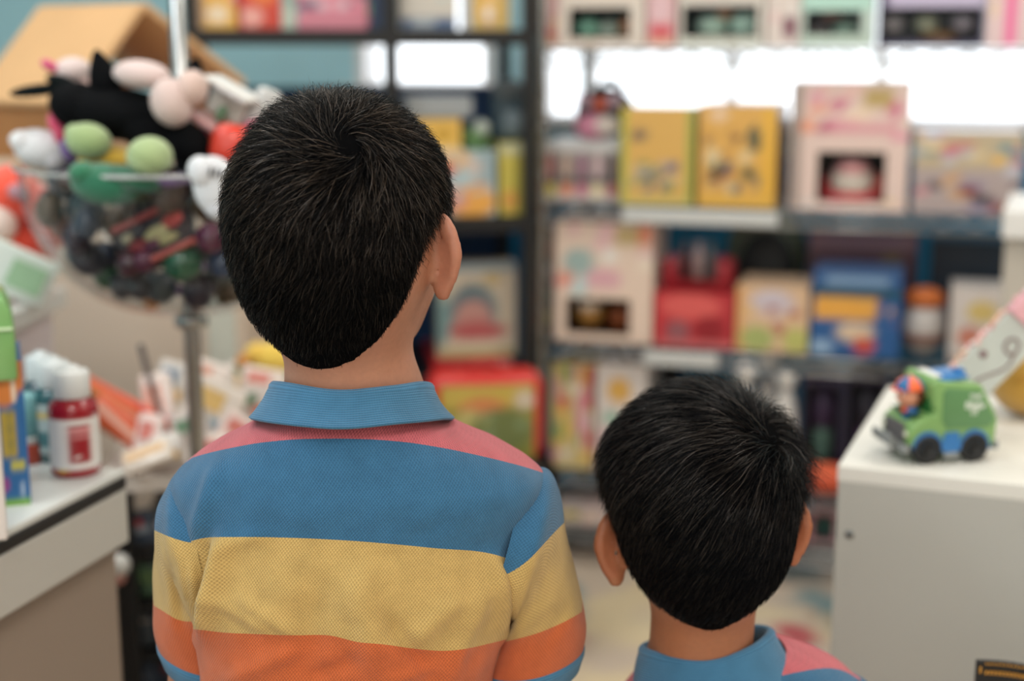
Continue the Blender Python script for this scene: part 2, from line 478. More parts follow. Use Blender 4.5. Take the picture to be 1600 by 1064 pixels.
# ---- polo fabric: stripe coordinate 'stripe' picks the dyed yarn colour, 'fab' carries cloth metres for the pique knit
PINK, BLUE, YEL, ORA = (198, 100, 108), (56, 106, 142), (198, 166, 102), (198, 100, 56)
def polo_mat():
    m, N, L, b = new_mat('striped_pique_cotton')
    a = N.new('ShaderNodeAttribute'); a.attribute_name = 'stripe'
    mr = N.new('ShaderNodeMath'); mr.operation = 'MULTIPLY_ADD'; mr.inputs[1].default_value = 1/8.; mr.inputs[2].default_value = .5
    L.new(a.outputs['Fac'], mr.inputs[0])
    rp = N.new('ShaderNodeValToRGB'); rp.color_ramp.interpolation = 'CONSTANT'
    els = rp.color_ramp.elements
    for k, (s, c) in enumerate(((-4, PINK), (0, BLUE), (1, YEL), (2, ORA), (3.05, PINK))):
        e = els[k] if k < 2 else els.new(.9)
        e.position = s/8.+.5; e.color = (*lin(c), 1)
    L.new(mr.outputs[0], rp.inputs[0])
    knit(m, N, L, b, rp.outputs[0], 2600., .66)
    return m
def knit(m, N, L, b, colour, freq, dark, rib=False):
    f = N.new('ShaderNodeAttribute'); f.attribute_name = 'fab'
    sx = N.new('ShaderNodeSeparateXYZ'); L.new(f.outputs['Vector'], sx.inputs[0])
    def sine(src, k):
        a1 = N.new('ShaderNodeMath'); a1.operation = 'MULTIPLY'; a1.inputs[1].default_value = k; L.new(src, a1.inputs[0])
        s1 = N.new('ShaderNodeMath'); s1.operation = 'SINE'; L.new(a1.outputs[0], s1.inputs[0]); return s1.outputs[0]
    if rib:
        h = sine(sx.outputs[1], freq)
        h2 = sine(sx.outputs[0], freq*1.1)
        ml = N.new('ShaderNodeMath'); ml.operation = 'MULTIPLY_ADD'; ml.inputs[1].default_value = .25; L.new(h2, ml.inputs[0]); L.new(h, ml.inputs[2]); h = ml.outputs[0]
    else:
        ml = N.new('ShaderNodeMath'); ml.operation = 'MULTIPLY'
        L.new(sine(sx.outputs[0], freq), ml.inputs[0]); L.new(sine(sx.outputs[1], freq*.8), ml.inputs[1]); h = ml.outputs[0]
    mr = N.new('ShaderNodeMapRange'); mr.inputs[1].default_value = -1; mr.inputs[2].default_value = .4
    mr.inputs[3].default_value = dark; mr.inputs[4].default_value = 1.0; L.new(h, mr.inputs[0])
    nz = N.new('ShaderNodeTexNoise'); nz.inputs['Scale'].default_value = 60; nz.inputs['Detail'].default_value = 5
    L.new(f.outputs['Vector'], nz.inputs[0])
    mr2 = N.new('ShaderNodeMapRange'); mr2.inputs[1].default_value = .3; mr2.inputs[2].default_value = .7
    mr2.inputs[3].default_value = .90; mr2.inputs[4].default_value = 1.06; L.new(nz.outputs[0], mr2.inputs[0])
    mm = N.new('ShaderNodeMath'); mm.operation = 'MULTIPLY'; L.new(mr.outputs[0], mm.inputs[0]); L.new(mr2.outputs[0], mm.inputs[1])
    mx = N.new('ShaderNodeVectorMath'); mx.operation = 'SCALE'; L.new(colour, mx.inputs[0]); L.new(mm.outputs[0], mx.inputs['Scale'])
    L.new(mx.outputs[0], b.inputs['Base Color'])
    bp = N.new('ShaderNodeBump'); bp.inputs['Strength'].default_value = .55; bp.inputs['Distance'].default_value = .0006
    L.new(h, bp.inputs['Height']); L.new(bp.outputs[0], b.inputs['Normal'])
    b.inputs['Roughness'].default_value = .88; b.inputs['Sheen Weight'].default_value = .18; b.inputs['Specular IOR Level'].default_value = .2
POLO = polo_mat()
def rib_mat():
    m, N, L, b = new_mat('ribbed_blue_collar_knit')
    c = N.new('ShaderNodeRGB'); c.outputs[0].default_value = (*lin((68, 122, 158)), 1)
    knit(m, N, L, b, c.outputs[0], 3300., .72, True)
    return m
RIB = rib_mat()

def cyc_grid(nr, nc):                                     # quads of nr rings x nc columns (cyclic)
    i, k = np.meshgrid(np.arange(nr-1), np.arange(nc), indexing='ij'); l = (k+1) % nc
    return np.stack([i*nc+k, i*nc+l, (i+1)*nc+l, (i+1)*nc+k], -1).reshape(-1, 4)
def open_grid(nr, nc):
    i, k = np.meshgrid(np.arange(nr-1), np.arange(nc-1), indexing='ij')
    return np.stack([i*nc+k, i*nc+k+1, (i+1)*nc+k+1, (i+1)*nc+k], -1).reshape(-1, 4)

def make_torso(shirt, cfg, bounds):
    Yb = cfg['Yb']; nr, nc = 220, 260
    rows = interp_rows(cfg['torso'], nr)                  # py, left px, right px, half depth, y shift
    zl = []; 
    V = np.zeros((nr, nc, 3)); ph = np.linspace(0, 2*math.pi, nc, endpoint=False)   # 0 = back
    for i, (py, l, r, hd, ys) in enumerate(rows):
        a = at(l, py, Yb); b = at(r, py, Yb)
        cx, hw, z = (a.x+b.x)/2, (b.x-a.x)/2, a.z
        n = 2.35
        sx, cy = np.sin(ph), np.cos(ph)
        V[i, :, 0] = cx + hw*np.sign(sx)*np.abs(sx)**(2/n)
        V[i, :, 1] = Yb + ys - hd*np.sign(cy)*np.abs(cy)**(2/n)
        V[i, :, 2] = z
    P = V.reshape(-1, 3)
    # cloth wrinkles
    N_ = np.zeros_like(P); N_[:, 0] = np.tile(np.sin(ph), nr); N_[:, 1] = -np.tile(np.cos(ph), nr)
    zt = P[:, 2].max()
    low = sstep(.04, .16, zt-P[:, 2])
    w1 = VN(P*np.array([9, 9, 22])+3)*.0046*low + VN(P*np.array([26, 20, 40])+9)*.0024*low + VN(P*np.array([60, 40, 80])+19)*.0008
    px = to_px(P)
    for (x0, y0, x1, y1, wd, amp) in cfg.get('folds', ()):
        d = np.array([x1-x0, y1-y0], float); Ln = np.linalg.norm(d); d /= Ln
        q = px-np.array([x0, y0]); t = q@d; s_ = q@np.array([-d[1], d[0]])
        env = sstep(-.15*Ln, .25*Ln, t)*(1-sstep(.7*Ln, 1.15*Ln, t))
        w1 += 2.6*amp*np.exp(-(s_/wd)**2)*env*(np.tile(np.cos(ph), nr) > -.2)
    P = P + N_*w1[:, None]
    Q = P.copy(); Q[:, 1] = np.where(np.tile(np.cos(ph), nr) < 0, 2*Yb-Q[:, 1], Q[:, 1])   # the front carries the same stripes
    px = to_px(Q)
    st = stripe(px, bounds)
    o = put_np('torso_panel', P, cyc_grid(nr, nc), POLO, shirt)
    attr_f(o, 'stripe', st)
    hwm = .16
    dl = np.linalg.norm(np.roll(V, -1, 1)-V, axis=2); cum = np.cumsum(dl, 1)-dl; tot = dl.sum(1, keepdims=True)
    fab = np.zeros((nr, nc, 3)); fab[:, :, 0] = np.where(ph[None] < math.pi, cum, cum-tot); fab[:, :, 1] = V[:, :, 2]
    attr_v(o, 'fab', fab.reshape(-1, 3))
    return o
def stripe(px, bounds):
    gx = np.arange(-100, 1701, 4.); ker = np.exp(-(np.arange(-8, 9)*4/22.)**2); ker /= ker.sum()
    sm_ = lambda b: np.convolve(np.pad(np.interp(gx, [p[0] for p in b], [p[1] for p in b]), 8, 'edge'), ker, 'valid')
    B = [np.interp(px[:, 0], gx, sm_(b)) for b in bounds]
    y = px[:, 1]; s = np.where(y < B[0], (y-B[0])/120., 0)
    for k in range(len(B)-1):
        s = np.where(y >= B[k], k+np.clip((y-B[k])/np.maximum(B[k+1]-B[k], 1), 0, 1), s)
    s = np.where(y >= B[-1], len(B)-1+(y-B[-1])/170., s)
    return np.clip(s, -3.9, 3.9)
def make_sleeve(shirt, cfg, side, bounds):
    Yb = cfg['Yb']; nr, nc = 90, 110
    rows = interp_rows(cfg['sleeve_'+side], nr)           # outer px,py, inner px,py, half depth, y shift
    V = np.zeros((nr, nc, 3)); ph = np.linspace(0, 2*math.pi, nc, endpoint=False)   # 0 = outer side, pi/2 = back
    for i, (ox, oy, ix, iy, hd, ys) in enumerate(rows):
        o_ = np.array(at(ox, oy, Yb)); n_ = np.array(at(ix, iy, Yb)); c = (o_+n_)/2; h = (o_-n_)/2
        V[i] = c + np.cos(ph)[:, None]*h + np.sin(ph)[:, None]*np.array([0, -hd, 0]) + np.array([0, ys, 0])
    P = V.reshape(-1, 3)
    c = np.repeat(V.mean(1), nc, 0); N_ = P-c; N_ /= np.linalg.norm(N_, axis=1, keepdims=True)
    t = np.repeat(np.linspace(0, 1, nr), nc)
    w1 = (VN(P*np.array([22, 22, 16])+31)*.0030 + VN(P*np.array([50, 40, 34])+41)*.0012)*sstep(.1, .5, t)*(1-.6*sstep(.85, 1, t))
    px = to_px(P)
    for (x0, y0, x1, y1, wd, amp) in cfg.get('sleeve_folds', ()):
        d = np.array([x1-x0, y1-y0], float); Ln = np.linalg.norm(d); d /= Ln
        q = px-np.array([x0, y0]); tt = q@d; s_ = q@np.array([-d[1], d[0]])
        w1 += amp*np.exp(-(s_/wd)**2)*sstep(-.15*Ln, .25*Ln, tt)*(1-sstep(.7*Ln, 1.15*Ln, tt))*(P[:, 1] < Yb+.01)
    P = P + N_*w1[:, None]
    Q = P.copy(); Q[:, 1] = np.where(Q[:, 1] > Yb, 2*Yb-Q[:, 1], Q[:, 1])
    o = put_np('sleeve', P, cyc_grid(nr, nc), POLO, shirt)
    attr_f(o, 'stripe', stripe(to_px(Q), bounds))
    fab = np.zeros((nr, nc, 3)); fab[:, :, 0] = ph[None]*.05; fab[:, :, 1] = (np.linspace(0, .14, nr))[:, None]
    attr_v(o, 'fab', fab.reshape(-1, 3))
    # ribbed cuff: a short band past the hem, a little thicker, turned in at the end
    last = P.reshape(nr, nc, 3)[-1]; prev = P.reshape(nr, nc, 3)[-8]
    ax = (last-prev).mean(0); ax /= np.linalg.norm(ax); cc = last.mean(0); rad = last-cc
    Vc = []
    Lc = cfg['cuff']
    for s_, k in ((-.004, .985), (-.001, 1.025), (.003, 1.035), (Lc*.5, 1.02), (Lc*.9, 1.01), (Lc, .985), (Lc*.9, .93), (Lc*.4, .92)):
        Vc.append(cc + rad*k + ax*s_)
    Vc = np.array(Vc)
    oc = put_np('cuff', Vc.reshape(-1, 3), cyc_grid(len(Vc), nc), RIB, shirt)
    fab = np.zeros((len(Vc), nc, 3)); fab[:, :, 0] = ph[None]*.05; fab[:, :, 1] = np.array([-.004, 0, .003, .01, .018, .02, .018, .01])[:, None]
    attr_v(oc, 'fab', fab.reshape(-1, 3))
    return o
def make_collar(shirt, cfg):
    c = cfg['collar']; nc = 160
    ph = np.linspace(-R(158), R(158), nc)                 # 0 = nape, open at the throat
    nr_prof = interp_rows(c['prof'], 40)                 # radius factor, dz  (inner stand -> roll -> fall hem)
    V = np.zeros((len(nr_prof), nc, 3))
    rx, ry = c['rx'], c['ry']
    dip = np.cos(ph)                                      # nape a little different from the sides
    for i, (k, dz, e) in enumerate(nr_prof):
        V[i, :, 0] = (rx*k + e)*np.sin(ph)
        V[i, :, 1] = -(ry*k + e)*np.cos(ph)
        V[i, :, 2] = dz + c['saddle']*(np.abs(np.sin(ph))**2)*(.4+.6*(i < 24)) - .012*sstep(.5, 2.6, np.abs(ph))
    P = V.reshape(-1, 3)
    P[:, 2] += VN(P*30+7)*.0016; P[:, 0] += VN(P*24+17)*.0016
    ry_, rx_ = c.get('roll', 0), c.get('pitch', 0)
    M = np.array(Matrix.Rotation(ry_, 3, 'Y') @ Matrix.Rotation(rx_, 3, 'X'))
    P = P@M.T + np.array(c['c'])
    o = put_np('collar', P, open_grid(len(nr_prof), nc), RIB, shirt)
    so = o.modifiers.new('thick', 'SOLIDIFY'); so.thickness = .0022; so.offset = 0
    cum = np.concatenate([[0], np.cumsum(np.linalg.norm(np.diff(V[:, nc//2], axis=0), axis=1))])
    fab = np.zeros((len(nr_prof), nc, 3)); fab[:, :, 0] = ph[None]*.06; fab[:, :, 1] = cum[:, None]
    attr_v(o, 'fab', fab.reshape(-1, 3))
    return o

def make_person(cfg):
    root = thing('person', cfg['label'], 'person', (cfg['base'][0], cfg['base'][1], 0))
    bx = np.array([cfg['base'][0], cfg['base'][1], 0.])
    Hc = np.array(cfg['head']); sc = cfg['scale']
    M = np.array(Matrix.Rotation(-cfg['yaw'], 3, 'Z') @ Matrix.Rotation(cfg['roll'], 3, 'Y') @ Matrix.Rotation(cfg['pitch'], 3, 'X'), np.float32)
    Hf = Hc.astype(np.float32)
    toh = lambda P: ((P-Hf)@M)/sc
    frm = lambda q: (q*sc)@M.T + Hf
    J = {k: np.array(v, np.float32) for k, v in cfg['joints'].items()}
    nk0 = frm(np.array([[0, -.022, -.030]], np.float32))[0]
    def neck(P): return sd_cap(P, nk0, J['neck'], cfg['neck_r']*1.0, cfg['neck_r']*1.06)
    def body(P):
        q = toh(P)
        near = (np.abs(P-Hf).max(1) < .22)
        d = np.full(len(P), .15, np.float32)
        if near.any(): d[near] = head_full(q[near], cfg['flare'], cfg['edrop'], cfg['ear'])*sc
        far = ~near
        if far.any(): d[far] = np.linalg.norm(P[far]-Hf, axis=1)-.12
        d = smin(d, neck(P), .018)
        k = cfg['bs']
        sm = (J['sh_l']+J['sh_r'])/2
        d2 = sd_cap(P, J['sh_l'], J['sh_r'], .036*k, .036*k)
        d2 = smin(d2, sd_cap(P, J['neck'], J['neck']+np.array((0, .005, -.05), np.float32), .05*k, .06*k), .04)
        d2 = smin(d2, sd_ell(P, sm+np.array((0, 0, -.09*k), np.float32), (.098*k, .066*k, .15*k)), .03)
        d2 = smin(d2, sd_ell(P, J['hip']+np.array((0, 0, .03), np.float32), (.092*k, .066*k, .10*k)), .04)
        d2 = smin(d2, sd_cap(P, sm+np.array((0, 0, -.12*k), np.float32), J['hip'], .075*k, .075*k), .04)
        d = smin(d, d2, .02)
        for s in 'lr':
            d = smin(d, sd_cap(P, J['sh_'+s], J['el_'+s], .033*k, .027*k), .02)
            d = smin(d, sd_cap(P, J['el_'+s], J['wr_'+s], .027*k, .019*k), .01)
            W = J['wr_'+s]; dn = (W-J['el_'+s]); dn = dn/np.linalg.norm(dn)
            sx = 1. if s == 'r' else -1.
            fw = np.array((0, 1, 0), np.float32); fw = fw - dn*(fw@dn); fw /= np.linalg.norm(fw)
            inn = np.cross(dn, fw)*1.0
            if inn[0]*sx > 0: inn = -inn                  # towards the thigh
            hand = sd_cap(P, W+dn*.015, W+dn*.045, .017*k, .019*k)
            hand = np.maximum(hand, np.abs((P-W)@inn)-.011*k)
            for i, (o_, ln) in enumerate(((.019, .046), (.0065, .052), (-.006, .049), (-.018, .038))):
                a0 = W+dn*.055+fw*o_*k; a1 = a0+dn*ln*.5*k+inn*.006; a2 = a1+dn*ln*.45*k+inn*.016
                hand = smin(hand, sd_cap(P, a0-dn*.012, a1, .0066*k, .006*k), .003); hand = smin(hand, sd_cap(P, a1, a2, .006*k, .005*k), .002)
            t0 = W+dn*.022+fw*.016*k; t1 = t0+dn*.022+fw*.016+inn*.006; t2 = t1+dn*.022+fw*.002+inn*.008
            hand = smin(hand, sd_cap(P, t0, t1, .0085*k, .0075*k), .004); hand = smin(hand, sd_cap(P, t1, t2, .0072*k, .0058*k), .003)
            d = smin(d, hand, .006)
            d = smin(d, sd_cap(P, J['hp_'+s], J['kn_'+s], .056*k, .040*k), .02)
            d = smin(d, sd_cap(P, J['kn_'+s], J['an_'+s], .040*k, .026*k), .012)
            d = smin(d, sd_ell(P, J['kn_'+s]*.7+J['an_'+s]*.3+np.array((0, -.008, 0), np.float32), (.034*k, .038*k, .07*k)), .015)
            d = smin(d, sd_cap(P, J['an_'+s]+np.array((0, -.01, -.025), np.float32), J['an_'+s]+np.array((sx*.012, .09*k, -.035), np.float32), .024*k, .022*k), .015)
        return d
    lo = np.array([min(v[0] for v in J.values())-.16, Hc[1]-.22, .005]); hi = np.array([max(v[0] for v in J.values())+.16, Hc[1]+.26, Hc[2]+.16])
    P, F = isosurface(body, lo, hi, .0034)
    b = put_np('body', P-bx, F, cfg['skin'], root)
    q = toh(P.astype(np.float32))
    tint = np.ones((len(P), 3))
    lips = (np.exp(-((q[:, 2]+.049)/.006)**2)*np.exp(-(q[:, 0]/.02)**4)*(q[:, 1] > .07))[:, None]
    brow = (np.exp(-((q[:, 2]-.026)/.003)**2)*np.exp(-((np.abs(q[:, 0])-.029)/.014)**4)*(q[:, 1] > .05))[:, None]
    ear = (sstep(.070, .078, np.abs(q[:, 0]))*(np.abs(q[:, 2]) < .045))[:, None]
    tint = tint*(1-lips*np.array([.25, .5, .45]))*(1-brow*.85)*(1-ear*np.array([0, .10, .10]))
    attr_c(b, 'tint', tint)
    for s in (-1, 1):                                     # eyes
        e = MB(); c = frm(np.array([[s*.029, .0735, .010]], np.float32))[0]-bx
        e.ball(tuple(c), .0112*sc, 16, 10); eo = e.put('eye', mat((232, 228, 222), .15, name='eye_white'), root, True)
        fwd = np.array((0, 1, 0), np.float32)@M.T
        ib = MB(); c2 = c + fwd*.0062*sc; ib.ball(tuple(c2), .0062*sc, 12, 8); ib.put('iris', mat((40, 24, 16), .1, name='iris_brown'), eo, True)
    # ---------------- clothes
    shirt = bpy.data.objects.new('polo_shirt', None); C.objects.link(shirt); shirt.parent = root; shirt.location = -Vector(bx)
    make_torso(shirt, cfg, cfg['bounds'])
    for s in ('left', 'right'): make_sleeve(shirt, cfg, s, cfg['bounds_'+s])
    make_collar(shirt, cfg)
    if 'seam' in cfg:
        for pts in cfg['seam']:
            pass
    k = cfg['bs']
    def shorts(P):
        d = None
        for s in 'lr':
            h_, n_ = J['hp_'+s], J['kn_'+s]
            e = sd_cap(P, h_, h_*.25+n_*.75, .068*k, .062*k)
            d = e if d is None else smin(d, e, .03)
        d = smin(d, sd_ell(P, J['hip']+np.array((0, 0, .02), np.float32), (.106*k, .080*k, .10*k)), .03)
        return np.maximum(np.maximum(d, (J['kn_l'][2]+.05)-P[:, 2]), P[:, 2]-(J['hip'][2]+.07))
    lo2 = np.array([J['hip'][0]-.2, Hc[1]-.2, J['kn_l'][2]]); hi2 = np.array([J['hip'][0]+.2, Hc[1]+.25, J['hip'][2]+.14])
    P, F = isosurface(shorts, lo2, hi2, .007)
    put_np('shorts', P-bx, F, mat((42, 50, 70), .85, name='navy_twill'), root)
    for s in 'lr':
        sx = 1. if s == 'r' else -1.
        A = J['an_'+s]
        def shoe(P):
            d = sd_cap(P, A+np.array((0, -.014, -.022), np.float32), A+np.array((sx*.014, .10*k, -.030), np.float32), .034*k, .031*k)
            d = smin(d, sd_cap(P, A+np.array((0, 0, -.02), np.float32), A+np.array((0, 0, .012), np.float32), .034*k, .032*k), .01)
            return np.maximum(d, .004-P[:, 2])
        P, F = isosurface(shoe, A+np.array((-.09, -.09, -.1)), A+np.array((.09, .19, .1)), .005)
        put_np('shoe', P-bx, F, mat((230, 228, 224), .6, name='white_canvas'), root)
    # ---------------- hair
    def skull(q): return smin(head_base(q), toh_neck(q), .02)
    nkl = toh(J['neck'][None])[0]
    def toh_neck(q): return sd_cap(q, (0, -.022, -.030), nkl, cfg['neck_r']/sc, cfg['neck_r']*1.06/sc)
    ctr = np.array([0, -.010, .026], np.float32)
    def shoot(D):                                          # star-shaped: distance from ctr to the scalp
        t = np.full(len(D), .03, np.float32)
        for _ in range(26): t = t + np.clip(-skull(ctr+D*t[:, None]), -.02, .02)
        return t
    hl = np.array(cfg['hairline'], float)
    def region(q):                                         # >0 inside the hair
        az = np.degrees(np.arctan2(q[:, 0], -(q[:, 1]+.010)))
        return q[:, 2] - np.interp(az, hl[:, 0], hl[:, 1])
    nu, nv = 180, 110
    th = np.linspace(.001, math.pi-.001, nv); az = np.linspace(0, 2*math.pi, nu, endpoint=False)
    TT, AA = np.meshgrid(th, az, indexing='ij')
    D = np.stack([np.sin(TT)*np.sin(AA), -np.sin(TT)*np.cos(AA), np.cos(TT)], -1).reshape(-1, 3).astype(np.float32)
    t = shoot(D); Q = ctr+D*t[:, None]
    reg = region(Q)
    Tf = cfg['thick']
    T = Tf(Q)*sstep(-.002, .014, reg)*.34 - .004*(1-sstep(-.004, .003, reg))
    Pc = frm(Q + D*T[:, None])
    cap = put_np('hair', Pc-bx, cyc_grid(nv, nu), cfg['hair_cap'], root)
    # strands
    n = cfg['n_hair']; rng = np.random.default_rng(cfg['seed'])
    D = rng.normal(size=(int(n*2.0), 3)).astype(np.float32); D /= np.linalg.norm(D, axis=1, keepdims=True)
    # more strands where the camera side is
    t = shoot(D); Q = ctr+D*t[:, None]; reg = region(Q) + rng.normal(size=len(Q))*.0015
    keep = np.nonzero(reg > .0045)[0]
    vis = (-(D[keep, 1]) + .45*np.abs(D[keep, 0]) + .5*D[keep, 2] + .75) > rng.random(len(keep))*1.1
    keep = keep[vis][:n]
    Q = Q[keep]; reg = reg[keep]; D = D[keep]; n = len(Q)
    G = grad(skull, Q, .002)
    wq = np.array(cfg['whorl'], np.float32); wq /= np.linalg.norm(wq); wt = shoot(wq[None])[0]; W0 = ctr+wq*wt
    seg = 5
    T = Tf(Q)*(.25+.75*sstep(0, .03, reg))
    lay = .18+.82*rng.random(n)**.9
    LEN = cfg['length'](Q)*(.65+.5*rng.random(n))*(.16+.84*sstep(0, .035, reg))
    pts = [Q.copy()]; cur = Q.copy(); hh = np.zeros(n)
    wild = rng.normal(size=(n, 3)).astype(np.float32)
    cl = np.stack([VN(Q*70+1), VN(Q*70+8), VN(Q*70+15)], 1)
    for s_ in range(seg):
        base = cur
        a = base-W0; dist = np.linalg.norm(a, axis=1)
        g = grad(skull, base, .002)
        a = a-g*(a*g).sum(1, keepdims=True); a /= np.linalg.norm(a, axis=1, keepdims=True)+1e-6
        b = np.cross(g, a)*cfg['swirl']
        sw = np.exp(-dist/.032)*1.15 + .22*np.exp(-dist/.08)
        d = a*np.cos(sw)[:, None] + b*np.sin(sw)[:, None]
        d = d + cfg['flow'](base) + cl*cfg['clump'] + wild*cfg['wild']
        d = d-g*(d*g).sum(1, keepdims=True); d /= np.linalg.norm(d, axis=1, keepdims=True)+1e-6
        st_ = (LEN/seg)[:, None]
        cur = base + d*st_
        cur = cur - grad(skull, cur, .002)*skull(cur)[:, None]
        f_ = ((s_+1)/seg)
        h_ = T*lay*(1-(1-f_)**1.8) + cfg['spike'](Q, rng)*f_**2 if s_ else T*lay*.36
        pts.append(cur + grad(skull, cur, .002)*np.asarray(h_)[:, None])
    Pt = np.stack(pts, 1)                                   # n, seg+1, 3
    Pt = np.stack([frm(Pt[:, i].astype(np.float32)) for i in range(seg+1)], 1)
    tg = np.gradient(Pt, axis=1); tg /= np.linalg.norm(tg, axis=2, keepdims=True)+1e-9
    ref = rng.normal(size=(n, 1, 3)); u = np.cross(tg, ref); u /= np.linalg.norm(u, axis=2, keepdims=True)+1e-9
    v = np.cross(tg, u)
    rad = (cfg['hair_r']*(.7+.6*rng.random(n)))[:, None]*np.array([1, 1, .95, .85, .65, .18])[None]
    V = np.stack([Pt + (u*math.cos(x)+v*math.sin(x))*rad[..., None] for x in (0, 2.094, 4.189)], 2)   # n, seg+1, 3, 3
    base = (np.arange(n)*(seg+1)*3)[:, None, None]
    i, k = np.meshgrid(np.arange(seg), np.arange(3), indexing='ij'); l = (k+1) % 3
    q4 = np.stack([i*3+k, i*3+l, (i+1)*3+l, (i+1)*3+k], -1).reshape(1, -1, 4)
    F = (base+q4).reshape(-1, 4)
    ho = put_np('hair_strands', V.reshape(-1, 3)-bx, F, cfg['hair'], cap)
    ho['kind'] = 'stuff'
    attr_f(ho, 'shade', np.repeat(np.clip((lay**1.5)*rng.random(n)**4*0.9*(.22+.78*sstep(-.03, .085, Q[:, 2])), 0, 1), (seg+1)*3))  # random strand tone; highlights put into the colour towards the crown
    return root, dict(frm=frm, M=M, to_head=toh, shoot=shoot, ctr=ctr)

def head_dir(cfg_head, yaw, roll, pitch, sc, px, py):     # unit vector (head frame) of the scalp point seen at a pixel
    M = Matrix.Rotation(-yaw, 3, 'Z') @ Matrix.Rotation(roll, 3, 'Y') @ Matrix.Rotation(pitch, 3, 'X')
    d = ray(px, py).normalized(); o = Vector((0, 0, CAM_H)); c = Vector(cfg_head)
    b = (o-c).dot(d); r = .092*sc; disc = b*b-((o-c).length_squared-r*r)
    p = o + d*(-b-math.sqrt(max(disc, 0)))
    return tuple(M.transposed() @ (p-c) / sc - Vector((0, -.010, .026)))

HAIRLINE = [(-180, .074), (-150, .068), (-118, .040), (-112, -.012), (-98, -.014), (-93, .018), (-82, .014), (-72, -.024), (-60, -.052), (-46, -.068), (-30, -.076), (-12, -.081), (0, -.082),
            (12, -.081), (30, -.074), (46, -.060), (58, -.040), (68, -.012), (78, .014), (93, .018), (98, -.014), (112, -.012), (118, .040), (150, .068), (180, .074)]
SKIN1 = skin_mat('warm_skin', (174, 122, 97))
SKIN2 = skin_mat('tan_skin', (164, 106, 74))
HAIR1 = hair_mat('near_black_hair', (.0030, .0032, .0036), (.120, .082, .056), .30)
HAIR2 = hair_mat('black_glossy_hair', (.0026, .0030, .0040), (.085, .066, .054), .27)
CAPM = mat((6, 6, 7), .9, name='dark_hair_mass', spec=.03)

# ---- taller boy
Y1 = 1.05
hd1 = at(543, 384, 1.045); yaw1, roll1, pitch1 = R(18), R(0), R(4)
def jt(px, py, Y, dy=0): p = at(px, py, Y); return (p.x, p.y+dy, p.z)
nb1 = jt(557, 640, Y1)
J1 = dict(neck=nb1, sh_l=jt(345, 815, Y1), sh_r=jt(780, 815, Y1), el_l=jt(300, 1130, Y1, .03), el_r=jt(838, 1130, Y1, .01))
hipx = at(545, 1300, Y1).x
J1.update(wr_l=(J1['el_l'][0]+.01, Y1+.10, .56), wr_r=(J1['el_r'][0]-.005, Y1+.07, .545), hip=(hipx, Y1+.01, .63),
          hp_l=(hipx-.055, Y1+.01, .59), hp_r=(hipx+.055, Y1+.01, .59), kn_l=(hipx-.062, Y1+.015, .325), kn_r=(hipx+.062, Y1+.015, .325),
          an_l=(hipx-.066, Y1, .065), an_r=(hipx+.066, Y1, .065))
tz = lambda q: q[:, 2]
